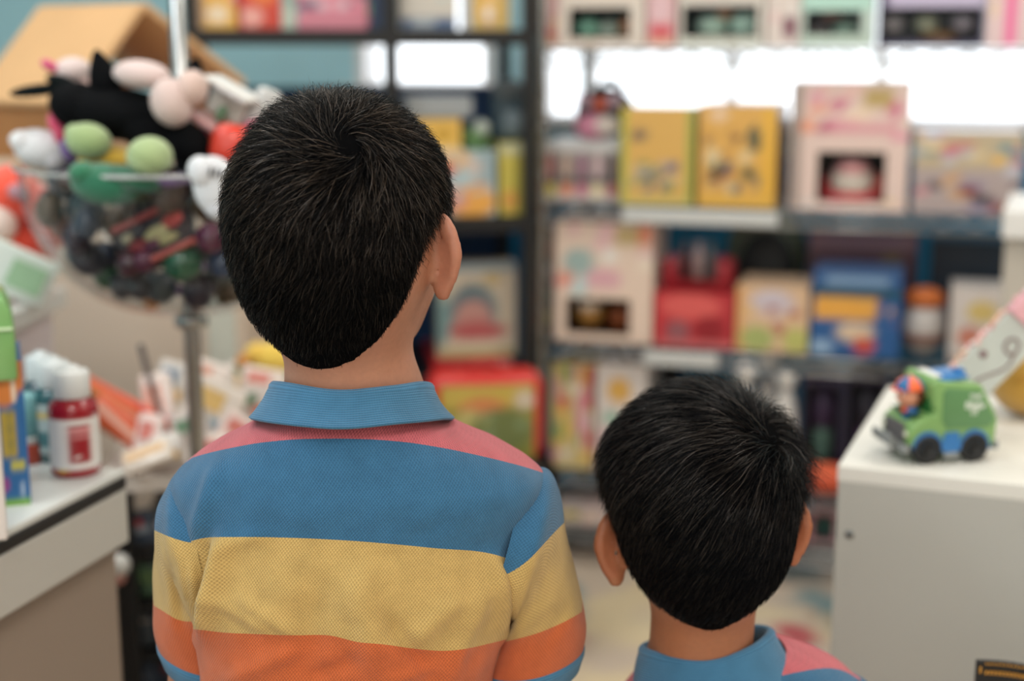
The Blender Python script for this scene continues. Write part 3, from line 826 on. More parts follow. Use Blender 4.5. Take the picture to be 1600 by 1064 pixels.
cfg1 = dict(label='taller person seen from behind, short dark hair, polo shirt striped pink, blue, yellow and orange', base=(hipx, Y1),
    head=tuple(hd1), scale=.97, yaw=yaw1, roll=roll1, pitch=pitch1, neck_r=.046, bs=1.0, joints=J1, skin=SKIN1,
    flare=(40, 60), edrop=(-.004, -.004), ear=1.0, Yb=Y1,
    torso=[(598, 478, 640, .050, -.004), (622, 455, 662, .056, -.006), (656, 400, 700, .064, -.008), (692, 330, 782, .072, -.008), (722, 290, 832, .079, -.006),
           (748, 272, 852, .084, -.004), (800, 268, 842, .090, 0), (860, 274, 828, .094, 0), (930, 294, 804, .098, .002), (1010, 312, 784, .099, .004), (1064, 320, 776, .099, .006),
           (1180, 318, 776, .098, .01), (1330, 312, 778, .100, .01)],
    sleeve_right=[(815, 742, 760, 930, .070, .004), (856, 738, 795, 955, .066, .0), (874, 772, 792, 968, .060, .004), (887, 838, 780, 988, .055, .010), (902, 905, 765, 1006, .051, .015), (914, 982, 748, 1036, .048, .018), (913, 1028, 738, 1058, .047, .020)],
    sleeve_left=[(320, 740, 360, 920, .070, .004), (280, 736, 326, 940, .066, 0), (258, 768, 330, 955, .060, .006), (240, 808, 345, 972, .055, .014), (233, 880, 365, 1000, .051, .020), (229, 975, 385, 1034, .048, .026), (235, 1024, 398, 1066, .047, .030)],
    cuff=.017,
    bounds=[[(200, 745), (270, 724), (330, 706), (400, 692), (460, 686), (520, 685), (580, 686), (640, 691), (700, 701), (760, 714), (820, 729), (862, 743), (900, 760)],
            [(200, 880), (262, 859), (285, 850), (315, 839), (409, 839), (480, 841), (552, 845), (625, 851), (694, 858), (740, 860), (775, 866), (800, 875), (822, 883), (860, 900)],
            [(200, 975), (317, 984), (350, 989), (386, 990), (457, 993), (514, 991), (535, 996), (552, 1004), (599, 1006), (640, 1013), (694, 1018), (730, 1014), (774, 1003), (830, 990)]],
    bounds_right=[[(700, 700), (950, 700)], [(780, 905), (822, 882), (850, 850), (880, 815), (920, 790)], [(740, 1012), (784, 1004), (840, 990), (880, 973), (909, 957), (940, 935)]],
    bounds_left=[[(200, 700), (400, 700)], [(220, 818), (241, 828), (262, 839), (300, 850)], [(220, 935), (239, 944), (262, 958), (282, 977), (300, 968), (340, 975)]],
    folds=[(312, 1000, 352, 832, 15, .0036), (300, 985, 322, 845, 9, -.0036), (330, 860, 420, 830, 14, .0012), (420, 990, 330, 930, 12, .0014), (480, 1064, 560, 1030, 12, -.0016), (600, 1064, 690, 1040, 12, .0016), (786, 1000, 772, 870, 14, .0028), (818, 900, 792, 985, 9, -.0022),
           (345, 715, 300, 850, 14, .0022), (560, 880, 590, 1064, 26, .0028), (500, 900, 470, 1064, 30, -.0022), (640, 1000, 720, 930, 16, .002), (370, 930, 470, 1000, 12, .0018),
           (600, 960, 680, 1064, 14, -.0022), (350, 1064, 480, 1010, 14, .0020), (700, 1064, 760, 900, 16, .0022)],
    sleeve_folds=[(262, 860, 285, 985, 9, -.005), (250, 850, 272, 960, 8, .003), (300, 880, 312, 1000, 9, .004), (835, 930, 870, 860, 10, -.0025), (800, 1000, 870, 930, 12, .003), (850, 1010, 890, 940, 10, -.002)],
    collar=dict(c=tuple(at(551, 628, Y1-.004)), rx=.0535, ry=.055, saddle=.004, roll=0, pitch=R(-6),
        prof=[(.97, -.020, 0), (.98, -.004, 0), (1.0, .010, 0), (1.02, .0155, .001), (1.06, .0165, .002), (1.10, .013, .003), (1.16, .005, .004), (1.25, -.002, .0045), (1.34, -.0075, .005)]),
    hairline=HAIRLINE, hair=HAIR1, hair_cap=CAPM, n_hair=34000, seed=3, swirl=-1.0, hair_r=.00021,
    whorl=head_dir(hd1, yaw1, roll1, pitch1, .97, 545, 252),
    thick=lambda q: .0060 + .0080*sstep(-.02, .09, q[:, 2]) + .002*sstep(.03, .09, q[:, 1]),
    length=lambda q: .013 + .020*sstep(-.03, .08, q[:, 2]),
    flow=lambda q: np.zeros_like(q) + np.array([0, 0, -.25], np.float32), clump=.45, wild=.24,
    spike=lambda q, r: (r.random(len(q)) < .22)*.0045*r.random(len(q))*sstep(-.05, .03, q[:, 2]) + .010*np.exp(-((q[:, 0]+.02)/.02)**2)*sstep(.085, .105, q[:, 2])*r.random(len(q))**2)
boy1, B1 = make_person(cfg1)

# ---- shorter boy
Y2 = 1.14
hd2 = at(1096, 810, 1.112); yaw2, roll2, pitch2 = R(-1), R(-3), R(-6)
nb2 = jt(1092, 1055, Y2)
J2 = dict(neck=nb2, sh_l=jt(1010, 1215, Y2, .01), sh_r=jt(1270, 1160, Y2))
hx2 = at(1110, 1500, Y2).x
J2.update(el_l=(J2['sh_l'][0]-.012, Y2+.11, .575), el_r=(J2['sh_r'][0]+.03, Y2+.03, .58))
J2.update(wr_l=(J2['el_l'][0]+.02, Y2+.22, .50), wr_r=(J2['el_r'][0]+.0, Y2+.12, .46), hip=(hx2, Y2+.01, .475),
          hp_l=(hx2-.046, Y2+.01, .44), hp_r=(hx2+.046, Y2+.01, .44), kn_l=(hx2-.052, Y2+.015, .25), kn_r=(hx2+.052, Y2+.015, .25),
          an_l=(hx2-.055, Y2, .06), an_r=(hx2+.055, Y2, .06))
cfg2 = dict(label='shorter person seen from behind, glossy black hair, both ears showing, blue polo collar', base=(hx2, Y2),
    head=tuple(hd2), scale=.945, yaw=yaw2, roll=roll2, pitch=pitch2, neck_r=.0415, bs=.84, joints=J2, skin=SKIN2,
    flare=(58, 54), edrop=(-.021, -.012), ear=1.0, Yb=Y2,
    torso=[(1006, 1040, 1225, .046, -.004), (1018, 1024, 1270, .052, -.006), (1034, 1008, 1310, .058, -.006), (1060, 988, 1340, .064, -.006), (1090, 966, 1358, .068, -.004), (1120, 950, 1362, .070, -.002),
           (1170, 942, 1354, .072, 0), (1250, 946, 1332, .073, 0), (1360, 952, 1305, .074, .004), (1500, 955, 1300, .075, .008), (1720, 950, 1305, .077, .01)],
    sleeve_right=[(1300, 1056, 1262, 1240, .058, 0), (1338, 1058, 1298, 1250, .057, 0), (1372, 1084, 1296, 1265, .055, 0), (1388, 1150, 1290, 1285, .053, 0), (1402, 1215, 1282, 1305, .05, .004), (1412, 1290, 1275, 1335, .047, .008), (1412, 1335, 1270, 1360, .046, .01)],
    sleeve_left=[(985, 1132, 1005, 1290, .052, .02), (958, 1130, 980, 1300, .050, .03), (942, 1150, 985, 1315, .046, .05), (932, 1200, 990, 1330, .043, .07), (930, 1270, 998, 1350, .04, .09), (930, 1340, 1005, 1380, .037, .105), (934, 1385, 1010, 1405, .036, .115)],
    cuff=.015,
    bounds=[[(880, 1150), (985, 1090), (1090, 1078), (1180, 1066), (1235, 1052), (1290, 1042), (1322, 1046), (1340, 1060), (1380, 1090)], [(800, 1235), (1100, 1205), (1400, 1215)], [(800, 1360), (1400, 1340)]],
    bounds_right=[[(1250, 1000), (1450, 1000)], [(1270, 1220), (1420, 1170)], [(1250, 1320), (1430, 1275)]],
    bounds_left=[[(800, 1000), (1000, 1000)], [(850, 1260), (1000, 1290)], [(850, 1350), (1000, 1375)]],
    folds=[(1255, 1090, 1345, 1058, 8, .002)],
    collar=dict(c=tuple(at(1108, 1026, Y2-.008)), rx=.049, ry=.052, saddle=.006, roll=R(-9), pitch=R(-6),
        prof=[(.99, -.022, 0), (1.0, -.004, 0), (1.01, .010, 0), (1.03, .0155, .001), (1.07, .0165, .002), (1.12, .013, .003), (1.19, .002, .004), (1.28, -.012, .0045), (1.37, -.024, .005)]),
    hairline=[(a, z - .006*(abs(a) < 60)) for a, z in HAIRLINE], hair=HAIR2, hair_cap=CAPM, n_hair=34000, seed=8, swirl=-1.0, hair_r=.00021,
    whorl=head_dir(hd2, yaw2, roll2, pitch2, .945, 1184, 694),
    thick=lambda q: .0055 + .0125*sstep(.015, .085, q[:, 2]) + .006*np.exp(-((np.abs(q[:, 0])-.056)/.025)**2)*sstep(.045, .09, q[:, 2]),
    length=lambda q: .018 + .026*sstep(-.03, .07, q[:, 2]),
    flow=lambda q: np.zeros_like(q) + np.array([0, 0, -.25], np.float32), clump=.30, wild=.12,
    spike=lambda q, r: (r.random(len(q)) < .14)*.005*r.random(len(q))*sstep(0, .05, q[:, 2]) + .020*np.exp(-((q[:, 0]-.062)/.018)**2 - ((q[:, 2]-.075)/.018)**2)*r.random(len(q)) + .004*sstep(.09, .11, q[:, 2])*r.random(len(q))**2)
boy2, B2 = make_person(cfg2)
# ------------------------------------------------------------------ printed cartons
def paint(U, Vv, base, shapes, rng=None):
    n = U.size; u = U.ravel(); v = Vv.ravel()
    col = np.tile(np.array(lin(base)), (n, 1))
    for s in shapes:
        if s[0] == 'r':
            _, u0, v0, u1, v1, c = s; e = .025
            m = sstep(u0-e, u0+e, u)*(1-sstep(u1-e, u1+e, u))*sstep(v0-e, v0+e, v)*(1-sstep(v1-e, v1+e, v))
        elif s[0] == 'e':
            _, cu, cv, ru, rv, c = s
            m = 1-sstep(.8, 1.15, np.sqrt(((u-cu)/ru)**2+((v-cv)/rv)**2))
        else:                                             # busy artwork: many small printed patches
            _, u0, v0, u1, v1, k, pal, seed = s
            g = random.Random(seed)
            for _ in range(k):
                cu, cv = g.uniform(u0, u1), g.uniform(v0, v1); ru = (u1-u0)*g.uniform(.05, .14); rv = (v1-v0)*g.uniform(.05, .16)
                cc = np.array(lin(g.choice(pal)))
                mm = (1-sstep(.75, 1.2, np.sqrt(((u-cu)/ru)**2+((v-cv)/rv)**2)))[:, None]
                col = col*(1-mm)+cc*mm
            continue
        col = col*(1-m[:, None])+np.array(lin(c))*m[:, None]
    return col
def carton(F, px0, px1, pyt, d, zs, depth, base, shapes, label, group=None, side=None, window=None, toys=(), name='toy_box', cat='box',
           top=None, liner=(22, 18, 18), film=True, res=(18, 20), rz=0.0):
    zs = zs + .0012
    xa = F.hit(px0, pyt+60, d)[0]; xb = F.hit(px1, pyt+60, d)[0]
    zt_ = F.hit((px0+px1)/2, pyt, d)[1]
    wd, ht = xb-xa, zt_-zs
    root = thing(name, label, cat, F.w((xa+xb)/2, d, zs), F.a+rz, group)
    side = side or base
    us = list(np.linspace(0, 1, res[0])); vs = list(np.linspace(0, 1, res[1]))
    if window:
        wu0, wv0, wu1, wv1 = window
        us = sorted(set(us) | {wu0, wu1}); vs = sorted(set(vs) | {wv0, wv1})
    nu, nv = len(us), len(vs)
    U, Vv = np.meshgrid(us, vs)
    V = [((u-.5)*wd, 0, v*ht) for v in vs for u in us]
    cols = [tuple(c) for c in paint(U, Vv, base, shapes)]
    F_ = []
    for j in range(nv-1):
        for i in range(nu-1):
            if window and us[i] >= wu0-1e-6 and us[i+1] <= wu1+1e-6 and vs[j] >= wv0-1e-6 and vs[j+1] <= wv1+1e-6: continue
            F_.append((j*nu+i, j*nu+i+1, (j+1)*nu+i+1, (j+1)*nu+i))
    def quad(pts, c):
        n = len(V); V.extend(pts); cols.extend([lin(c)]*4); F_.append((n, n+1, n+2, n+3))
    x0, x1 = -wd/2, wd/2
    tc = top or side
    quad([(x1, 0, 0), (x1, depth, 0), (x1, depth, ht), (x1, 0, ht)], side)
    quad([(x0, depth, 0), (x0, 0, 0), (x0, 0, ht), (x0, depth, ht)], side)
    quad([(x0, 0, ht), (x1, 0, ht), (x1, depth, ht), (x0, depth, ht)], tc)
    quad([(x1, depth, 0), (x0, depth, 0), (x0, depth, ht), (x1, depth, ht)], side)
    quad([(x0, depth, 0), (x1, depth, 0), (x1, 0, 0), (x0, 0, 0)], side)
    if window:
        a, b = (wu0-.5)*wd, (wu1-.5)*wd; c, e = wv0*ht, wv1*ht; q = depth*.8
        quad([(a, 0, c), (b, 0, c), (b, q, c), (a, q, c)], liner); quad([(a, q, e), (b, q, e), (b, 0, e), (a, 0, e)], liner)
        quad([(a, q, c), (a, q, e), (a, 0, e), (a, 0, c)], liner); quad([(b, 0, c), (b, 0, e), (b, q, e), (b, q, c)], liner)
        quad([(a, q, c), (b, q, c), (b, q, e), (a, q, e)], liner)
    o = put('carton', V, F_, PRINT, root)
    attr_c(o, 'print', np.array(cols))
    if window:
        if film:
            MB().box(((a+b)/2, .002, (c+e)/2), (b-a, .001, e-c)).put('window_film', FILM, root)
        for t in toys:                                    # (u, v, ru, rv, colour [, topping colour])
            mb = MB(); cx = a+(b-a)*t[0]; cz = c+(e-c)*t[1]; rx = (b-a)*t[2]; rz_ = (e-c)*t[3]
            ry = min(rx, depth*.28)
            mb.ball((cx, depth*.36, cz), (rx, ry, rz_), 14, 9)
            to = mb.put('packed_toy', mat(t[4], .5, name='packed_toy_plastic'), root, True)
            if len(t) > 5:
                m2 = MB(); m2.ball((cx, depth*.36-ry*.15, cz+rz_*.55), (rx*.82, ry*.9, rz_*.6), 12, 8); m2.put('toy_top', mat(t[5], .5, name='packed_toy_plastic'), to, True)
    return root

CHROME = mat((176, 178, 178), .22, 1.0, name='chrome_wire')
BLACKM = mat((14, 15, 17), .45, name='black_steel')
# ---- chrome wire shelving unit
UA_D = .46
xR = FA.hit(1665, 330, 0)[0]
ZA = [FA.hit(1260, py, 0)[1] for py in (74, 330, 558, 768)] + [.10]
ua = thing('shelving_unit', 'chrome wire shelving unit filled with boxed toys along the back wall', 'shelf', FA.w(0, 0, 0), FA.a)
for x, y in ((0, 0), (xR, 0), (0, UA_D), (xR, UA_D)):
    mb = MB(); mb.lathe([(.0125, 0), (.0125, 1.9), (.010, 1.905), (0, 1.91)], 14, (x, y, 0))
    for k in range(34): mb.lathe([(.0125, 0), (.0138, .002), (.0138, .006), (.0125, .008)], 14, (x, y, .05+k*.054))
    mb.put('post', CHROME, ua, True)
    MB().lathe([(.02, 0), (.02, .012), (.0126, .03)], 14, (x, y, 0)).put('foot', BLACKM, ua, True)
for z in ZA:
    sh = MB(); r = .0035
    for zz in (z-.006, z-.038):
        for y in (0, UA_D): sh.tube([(.013, y, zz), (xR-.013, y, zz)], r, 6)
        for x in (0, xR): sh.tube([(x, .013, zz), (x, UA_D-.013, zz)], r, 6)
    so = sh.put('wire_shelf', CHROME, ua, True)
    zz = MB(); n = int(xR/.034)
    for y in (0, UA_D):
        zz.tube([(.015+(xR-.03)*k/n, y, z-.010-.024*(k % 2)) for k in range(n+1)], .0025, 5)
    zo = zz.put('truss_wire', CHROME, so, True)
    dk = MB(); n = int(xR/.026)
    for k in range(1, n): dk.tube([(xR*k/n, .0, z-.0025), (xR*k/n, UA_D, z-.0025)], .0017, 4)
    for y in (.15, .31): dk.tube([(0, y, z-.007), (xR, y, z-.007)], .003, 5)
    do = dk.put('deck_wire', CHROME, so, True); do['kind'] = 'stuff'
# price strips clipped on two shelf fronts, their bright reflection put into the colour
for row, p0_, p1_ in ((1, 972, 1216), (2, 1010, 1128)):
    xa_, xb_ = FA.hit(p0_, 330, -.01)[0], FA.hit(p1_, 330, -.01)[0]
    MB().box(((xa_+xb_)/2, -.0085, ZA[row]-.020), (xb_-xa_, .004, .034), xf(rx=0), .001).put('price_strip', mat((206, 208, 206), .3, name='reflection_strip'), ua)
# mullions of the bright window, seen over the boxes
for px in (920, 1141, 1377):
    x = FW.hit(px, 110, 0)[0]
    o = MB().box((x, .05, (zb+zt)/2), (.022, .05, zt-zb-.06)).put('mullion', WHITE_FR, bpy.data.objects['window_1'])

def A(row, px0, px1, pyt, base, shapes, label, depth=.2, d=.03, **k):
    return carton(FA, px0, px1, pyt, d, ZA[row], depth, base, shapes, label, **k)
PAL = [(210, 90, 90), (90, 140, 170), (230, 190, 90), (120, 160, 110), (220, 150, 170), (235, 225, 210)]
PASTEL = [(232, 190, 190), (240, 225, 205), (190, 215, 215), (235, 205, 150), (225, 170, 185), (236, 232, 226)]
DARKP = [(40, 30, 50), (90, 50, 80), (150, 110, 150), (60, 70, 100), (170, 120, 60)]
g1 = 'window boxes on the top chrome shelf'
A(0, 833, 872, -90, (214, 170, 170), [('e', .5, .12, .4, .08, (200, 70, 70)), ('r', 0, 0, 1, .07, (215, 180, 140)), ('b', 0, .2, 1, 1, 10, PASTEL, 1)], 'narrow pink box beside the left chrome post, top chrome shelf', group=g1)
A(0, 874, 1008, -100, (226, 214, 202), [('b', 0, .5, 1, 1, 10, PASTEL, 2), ('r', 0, 0, 1, .07, (222, 205, 190))], 'white window box with mint toys, first wide box on the top chrome shelf', group=g1,
  window=(.12, .08, .84, .36), liner=(14, 50, 48), toys=((.2, .35, .2, .34, (150, 205, 180)), (.55, .3, .18, .3, (190, 205, 190)), (.85, .4, .13, .3, (215, 150, 110))))
A(0, 1012, 1056, -80, (222, 176, 178), [('e', .5, .17, .45, .09, (215, 90, 100)), ('r', .15, .25, .8, 1, (228, 190, 195)), ('r', 0, 0, 1, .09, (228, 180, 150))], 'narrow pink box with red spot between two window boxes', group=g1)
A(0, 1062, 1196, -100, (224, 216, 206), [('r', 0, 0, 1, .08, (210, 215, 200)), ('b', 0, .5, 1, 1, 8, PASTEL, 3)], 'white window box with two mint domes, second wide box on the top chrome shelf', group=g1,
  window=(.05, .09, .93, .38), liner=(30, 62, 58), toys=((.34, .36, .22, .36, (196, 222, 205)), (.78, .4, .22, .4, (196, 226, 210)), (.5, .75, .12, .2, (215, 160, 130))))
A(0, 1200, 1252, -90, (226, 212, 204), [('r', .5, .1, .9, .3, (120, 60, 80)), ('b', 0, .2, 1, 1, 9, PASTEL, 4)], 'pale box end with a plum patch, left of the mint lidded box', group=g1)
A(0, 1255, 1368, -100, (196, 214, 204), [('r', 0, .33, 1, .62, (182, 222, 208)), ('r', 0, 0, 1, .11, (188, 206, 192))], 'mint box with a dark window, right of the white window boxes', group=g1,
  window=(.06, .11, .84, .33), liner=(18, 28, 44), toys=((.22, .25, .2, .3, (120, 110, 110)), (.42, .85, .2, .18, (215, 160, 150)), (.7, .25, .25, .35, (170, 200, 180))))
A(0, 1376, 1542, -100, (60, 50, 84), [('r', .1, .34, 1, .62, (196, 186, 214)), ('r', .0, .62, 1, 1, (120, 110, 160))], 'dark purple window box with three pale balls on the top chrome shelf', group=g1,
  window=(.02, .05, .97, .36), liner=(20, 16, 30), toys=((.12, .52, .11, .27, (196, 186, 190)), (.46, .52, .12, .27, (196, 196, 170)), (.84, .54, .12, .27, (196, 182, 192)), (.6, .12, .2, .2, (130, 96, 60))))
A(0, 1546, 1640, -90, (224, 196, 196), [('r', .3, 0, .5, 1, (235, 110, 160)), ('b', 0, .3, .3, 1, 6, PASTEL, 5)], 'pink striped box at the right end of the top chrome shelf', group=g1)
# second row
for i, (x0, x1, c) in enumerate(((846, 872, (196, 130, 130)), (874, 896, (206, 176, 160)), (898, 920, (176, 130, 150)), (922, 944, (216, 186, 190)), (945, 966, (110, 90, 90)))):
    A(1, x0, x1, 222, (196, 190, 186), [('r', .1, .3, .9, .8, (52, 46, 48)), ('e', .5, .6, .28, .22, c), ('e', .5, .2, .4, .12, ((210, 190, 60), (220, 120, 70), (190, 90, 120), (225, 205, 160), (160, 60, 60))[i]), ('r', 0, .88, 1, 1, (206, 210, 212))],
      ('slim doll box at far left of the row, beside the chrome post', 'second slim doll box from the chrome post, yellow spot near its foot' if False else 'second slim doll box from the left chrome post, pale figure', 'third slim doll box from the left chrome post, mauve figure', 'fourth slim doll box, pink figure, left of the last one', 'fifth slim doll box, touching the yellow green edged box')[i],
      group='slim doll boxes in a row', res=(9, 16), depth=.22, d=.05)
A(1, 970, 1084, 168, (222, 176, 96), [('r', 0, 0, .09, 1, (176, 184, 70)), ('r', .9, 0, 1, 1, (150, 170, 76)), ('e', .25, .72, .12, .07, (130, 110, 90)), ('b', .15, .1, .85, .42, 26, [(120, 110, 110), (90, 100, 130), (215, 190, 150), (130, 140, 80), (190, 170, 160)], 6), ('r', 0, 0, 1, .06, (206, 200, 120))],
  'yellow picture box with green edges, beside the yellow box with brown top', depth=.10, side=(160, 170, 70))
A(1, 1092, 1214, 164, (224, 172, 86), [('b', .1, .15, .8, .75, 30, [(130, 90, 50), (90, 100, 110), (190, 140, 70), (70, 80, 60), (225, 205, 160), (150, 60, 40)], 7), ('r', .82, .1, .98, 1, (232, 178, 60)), ('r', 0, 0, 1, .1, (232, 182, 74)), ('e', .25, .9, .13, .06, (238, 205, 170))],
  'orange yellow picture box with brown top, left of the tall pink window box', depth=.26, top=(130, 70, 34), side=(150, 100, 50))
A(1, 1236, 1422, 128, (228, 202, 192), [('r', 0, 0, .09, 1, (132, 120, 112)), ('b', .1, .56, .95, .98, 16, [(236, 190, 180), (110, 140, 170), (206, 110, 140), (240, 214, 190), (236, 160, 130), (226, 150, 170)], 8), ('r', .60, .80, .86, .95, (186, 158, 90)),
  ('e', .3, .64, .07, .05, (186, 76, 110)), ('b', .12, .02, .95, .08, 8, PASTEL, 9), ('r', .35, .60, .9, .68, (220, 150, 160))], 'tall pink window box holding a cake shaped toy, second chrome shelf', depth=.2, side=(140, 128, 120),
  window=(.24, .07, .82, .46), liner=(46, 34, 26), toys=((.5, .38, .34, .42, (228, 214, 200), (226, 160, 160)), (.14, .2, .12, .3, (170, 50, 50)), (.88, .25, .14, .3, (190, 80, 70)), (.5, .05, .5, .1, (220, 80, 90))))
A(1, 1428, 1596, 206, (176, 160, 158), [('r', 0, .55, 1, 1, (190, 172, 140)), ('b', 0, .5, 1, 1, 20, [(230, 180, 90), (200, 110, 120), (100, 140, 150), (226, 200, 150), (190, 190, 200)], 10), ('b', 0, 0, 1, .45, 22, [(50, 40, 56), (150, 140, 160), (216, 140, 150), (120, 40, 70), (206, 160, 110)], 11)],
  'wide busy multicoloured box at the right end of the second chrome shelf', depth=.25)
# backpack-like pink character bag replaced by a plain pink plush ball in a black bag, on the doll boxes
zt_d = FA.hit(910, 222, .05)[1]
r_ = thing('toy_bag', 'small black bag with pink and white ball front, on the slim doll boxes', 'bag', FA.w(FA.hit(944, 180, .2)[0], .20, zt_d+.002), FA.a)
k = 3.25/FPX
MB().ball((0, .015, 42*k), (52*k, .05, 42*k), 20, 12).put('bag_body', mat((28, 24, 28), .7, name='black_nylon'), r_, True)
MB().tube([(-22*k+44*k*t/14+8*k, .01, 78*k+18*k*math.sin(math.pi*t/14)) for t in range(15)], .008, 8).put('handle', mat((16, 34, 36), .6, name='dark_green_web'), r_, True)
MB().ball((-12*k, -.03, 20*k), (36*k, .03, 22*k), 18, 10).put('pocket', mat((226, 150, 176), .7, name='pink_plush'), r_, True)
MB().ball((10*k, -.045, 22*k), (24*k, .02, 16*k), 16, 10).put('patch', mat((236, 222, 212), .7, name='cream_plush'), r_, True)
for sx in (-1, 1): MB().ball((sx*24*k-4*k, -.03, 62*k), (15*k, .02, 14*k), 14, 9).put('ear', mat((196, 170, 186), .8, name='lilac_plush'), r_, True)
MB().ball((0, -.05, 58*k), (12*k, .014, 11*k), 14, 9).put('pompom', mat((232, 110, 80), .6, name='coral_pompom'), r_, True)
# third row
A(2, 842, 866, 356, (60, 52, 52), [('e', .5, .82, .4, .08, (120, 60, 50)), ('e', .5, .6, .36, .08, (150, 160, 166)), ('e', .5, .38, .36, .07, (70, 110, 110)), ('e', .5, .2, .4, .06, (130, 130, 70))], 'narrow dark hanging card pack behind the left chrome post', depth=.1, res=(8, 20), d=.06)
A(2, 867, 1020, 344, (232, 208, 190), [('r', .62, .80, .9, .95, (198, 172, 116)), ('e', .25, .65, .17, .12, (160, 182, 178)), ('e', .5, .52, .2, .09, (222, 172, 180)), ('r', .86, .8, 1, 1, (230, 140, 110)), ('b', .05, .45, .95, .98, 10, PASTEL, 12), ('e', .1, .52, .1, .06, (228, 150, 130)), ('r', 0, 0, 1, .05, (216, 190, 170))],
  'pale pink window box holding two cupcake toys on the third chrome shelf', depth=.2, window=(.12, .07, .78, .36), liner=(60, 34, 22), toys=((.28, .45, .23, .40, (196, 140, 70), (246, 226, 206)), (.76, .35, .2, .38, (150, 76, 36))))
z3 = ZA[2]
def blob_thing(name, label, cat, F, px, pyb, d, z, parts, group=None):
    x = F.hit(px, pyb, d)[0]; r = thing(name, label, cat, F.w(x, d, z), F.a, group); kk = (F.w(x, d, z).length)/FPX
    for (nm, dx, dz, rx, rz_, ry, c, yy) in parts:
        MB().ball((dx*kk, yy, dz*kk), (rx*kk, ry, rz_*kk), 16, 10).put(nm, mat(c, .6, name='moulded_toy'), r, True)
    return r
A(2, 1022, 1146, 458, (186, 48, 56), [('e', .45, .75, .4, .25, (222, 96, 92)), ('e', .3, .3, .16, .2, (150, 90, 96)), ('e', .7, .35, .2, .25, (150, 30, 40)), ('r', 0, 0, 1, .12, (206, 110, 110)), ('r', 0, .1, .1, 1, (206, 60, 66))], 'red play case on the third chrome shelf, right of the cupcake box', depth=.18, name='play_case', cat='toy case')
zc = FA.hit(1085, 458, .03)[1]
r_ = thing('toy_tray', 'dark red handled tray with clear bottles, on top of the red play case', 'toy', FA.w(FA.hit(1092, 440, .1)[0], .10, zc), FA.a); k = 3.3/FPX
MB().box((0, 0, 26*k), (112*k, .1, 52*k), None, .015).put('tray', mat((150, 28, 40), .4, name='dark_red_plastic'), r_, True)
for dx, c in ((-18, (60, 40, 44)), (4, (150, 130, 130)), (24, (70, 74, 78))):
    MB().lathe([(9*k, 0), (9*k, 40*k), (5*k, 48*k), (5*k, 60*k)], 12, (dx*k, -.055, 22*k)).put('bottle', mat(c, .15, name='clear_grey_plastic'), r_, True)
blob_thing('toy_dome', 'dark green dome tent toy behind the orange picture box', 'toy', FA, 1192, 545, .355, z3+.001,
    [('dome', 0, 110, 62, 78, .09, (96, 104, 88), 0), ('opening', 6, 92, 44, 62, .03, (22, 26, 28), -.08), ('base', 0, 30, 66, 30, .09, (60, 66, 60), 0)])
A(2, 1150, 1262, 448, (222, 186, 150), [('r', 0, 0, .1, 1, (226, 160, 84)), ('e', .5, .75, .32, .2, (206, 196, 206)), ('b', .15, .25, .9, .8, 16, [(200, 90, 60), (210, 190, 190), (170, 90, 80), (226, 190, 140)], 13), ('e', .3, .2, .25, .2, (170, 180, 110)), ('e', .85, .2, .2, .2, (190, 190, 110))], 'orange edged picture box with a red figure, third chrome shelf', depth=.2)
A(2, 1262, 1432, 364, (88, 56, 66), [('r', 0, .84, 1, 1, (150, 118, 132)), ('r', .06, .1, .95, .84, (92, 56, 66)), ('r', .68, .6, .86, .8, (120, 98, 50)), ('b', .1, .1, .9, .5, 8, [(70, 40, 56), (110, 70, 80), (60, 50, 66)], 14)], 'wide brown purple box standing behind the blue and yellow box', depth=.14, d=.28)
A(2, 1268, 1408, 428, (40, 92, 150), [('r', 0, .82, 1, 1, (50, 90, 140)), ('r', .15, .86, .85, .96, (130, 160, 190)), ('r', 0, .72, 1, .82, (20, 74, 86)), ('r', .02, .45, .72, .72, (234, 170, 74)), ('b', .55, .42, .95, .72, 8, [(120, 90, 130), (226, 170, 90), (60, 80, 130)], 15), ('e', .5, .3, .22, .12, (226, 200, 170)), ('e', .6, .14, .13, .1, (206, 80, 60)), ('e', .12, .1, .14, .1, (150, 180, 210))],
  'blue box with a yellow band, centre right of the third chrome shelf', depth=.2)
blob_thing('toy_cup', 'white and brown toy cup right of the blue and yellow box', 'toy', FA, 1440, 552, .1, z3,
    [('cup', 0, 46, 31, 44, .05, (196, 190, 186), 0), ('band', 0, 30, 32.5, 14, .053, (120, 76, 60), 0), ('lid', 0, 86, 30, 18, .05, (190, 100, 40), 0)])
A(2, 1484, 1566, 452, (216, 206, 200), [('e', .6, .7, .3, .15, (216, 190, 120)), ('e', .4, .35, .26, .14, (206, 130, 110)), ('r', 0, 0, 1, .1, (190, 170, 160))], 'white box with warm spots at the right end, third chrome shelf', depth=.15)
A(2, 1452, 1600, 378, (24, 40, 56), [('r', .0, .1, 1, .4, (96, 104, 120)), ('b', 0, .1, 1, .5, 6, [(70, 84, 110), (120, 120, 126)], 16)], 'dark navy box standing behind the toy cup', depth=.14, d=.28)
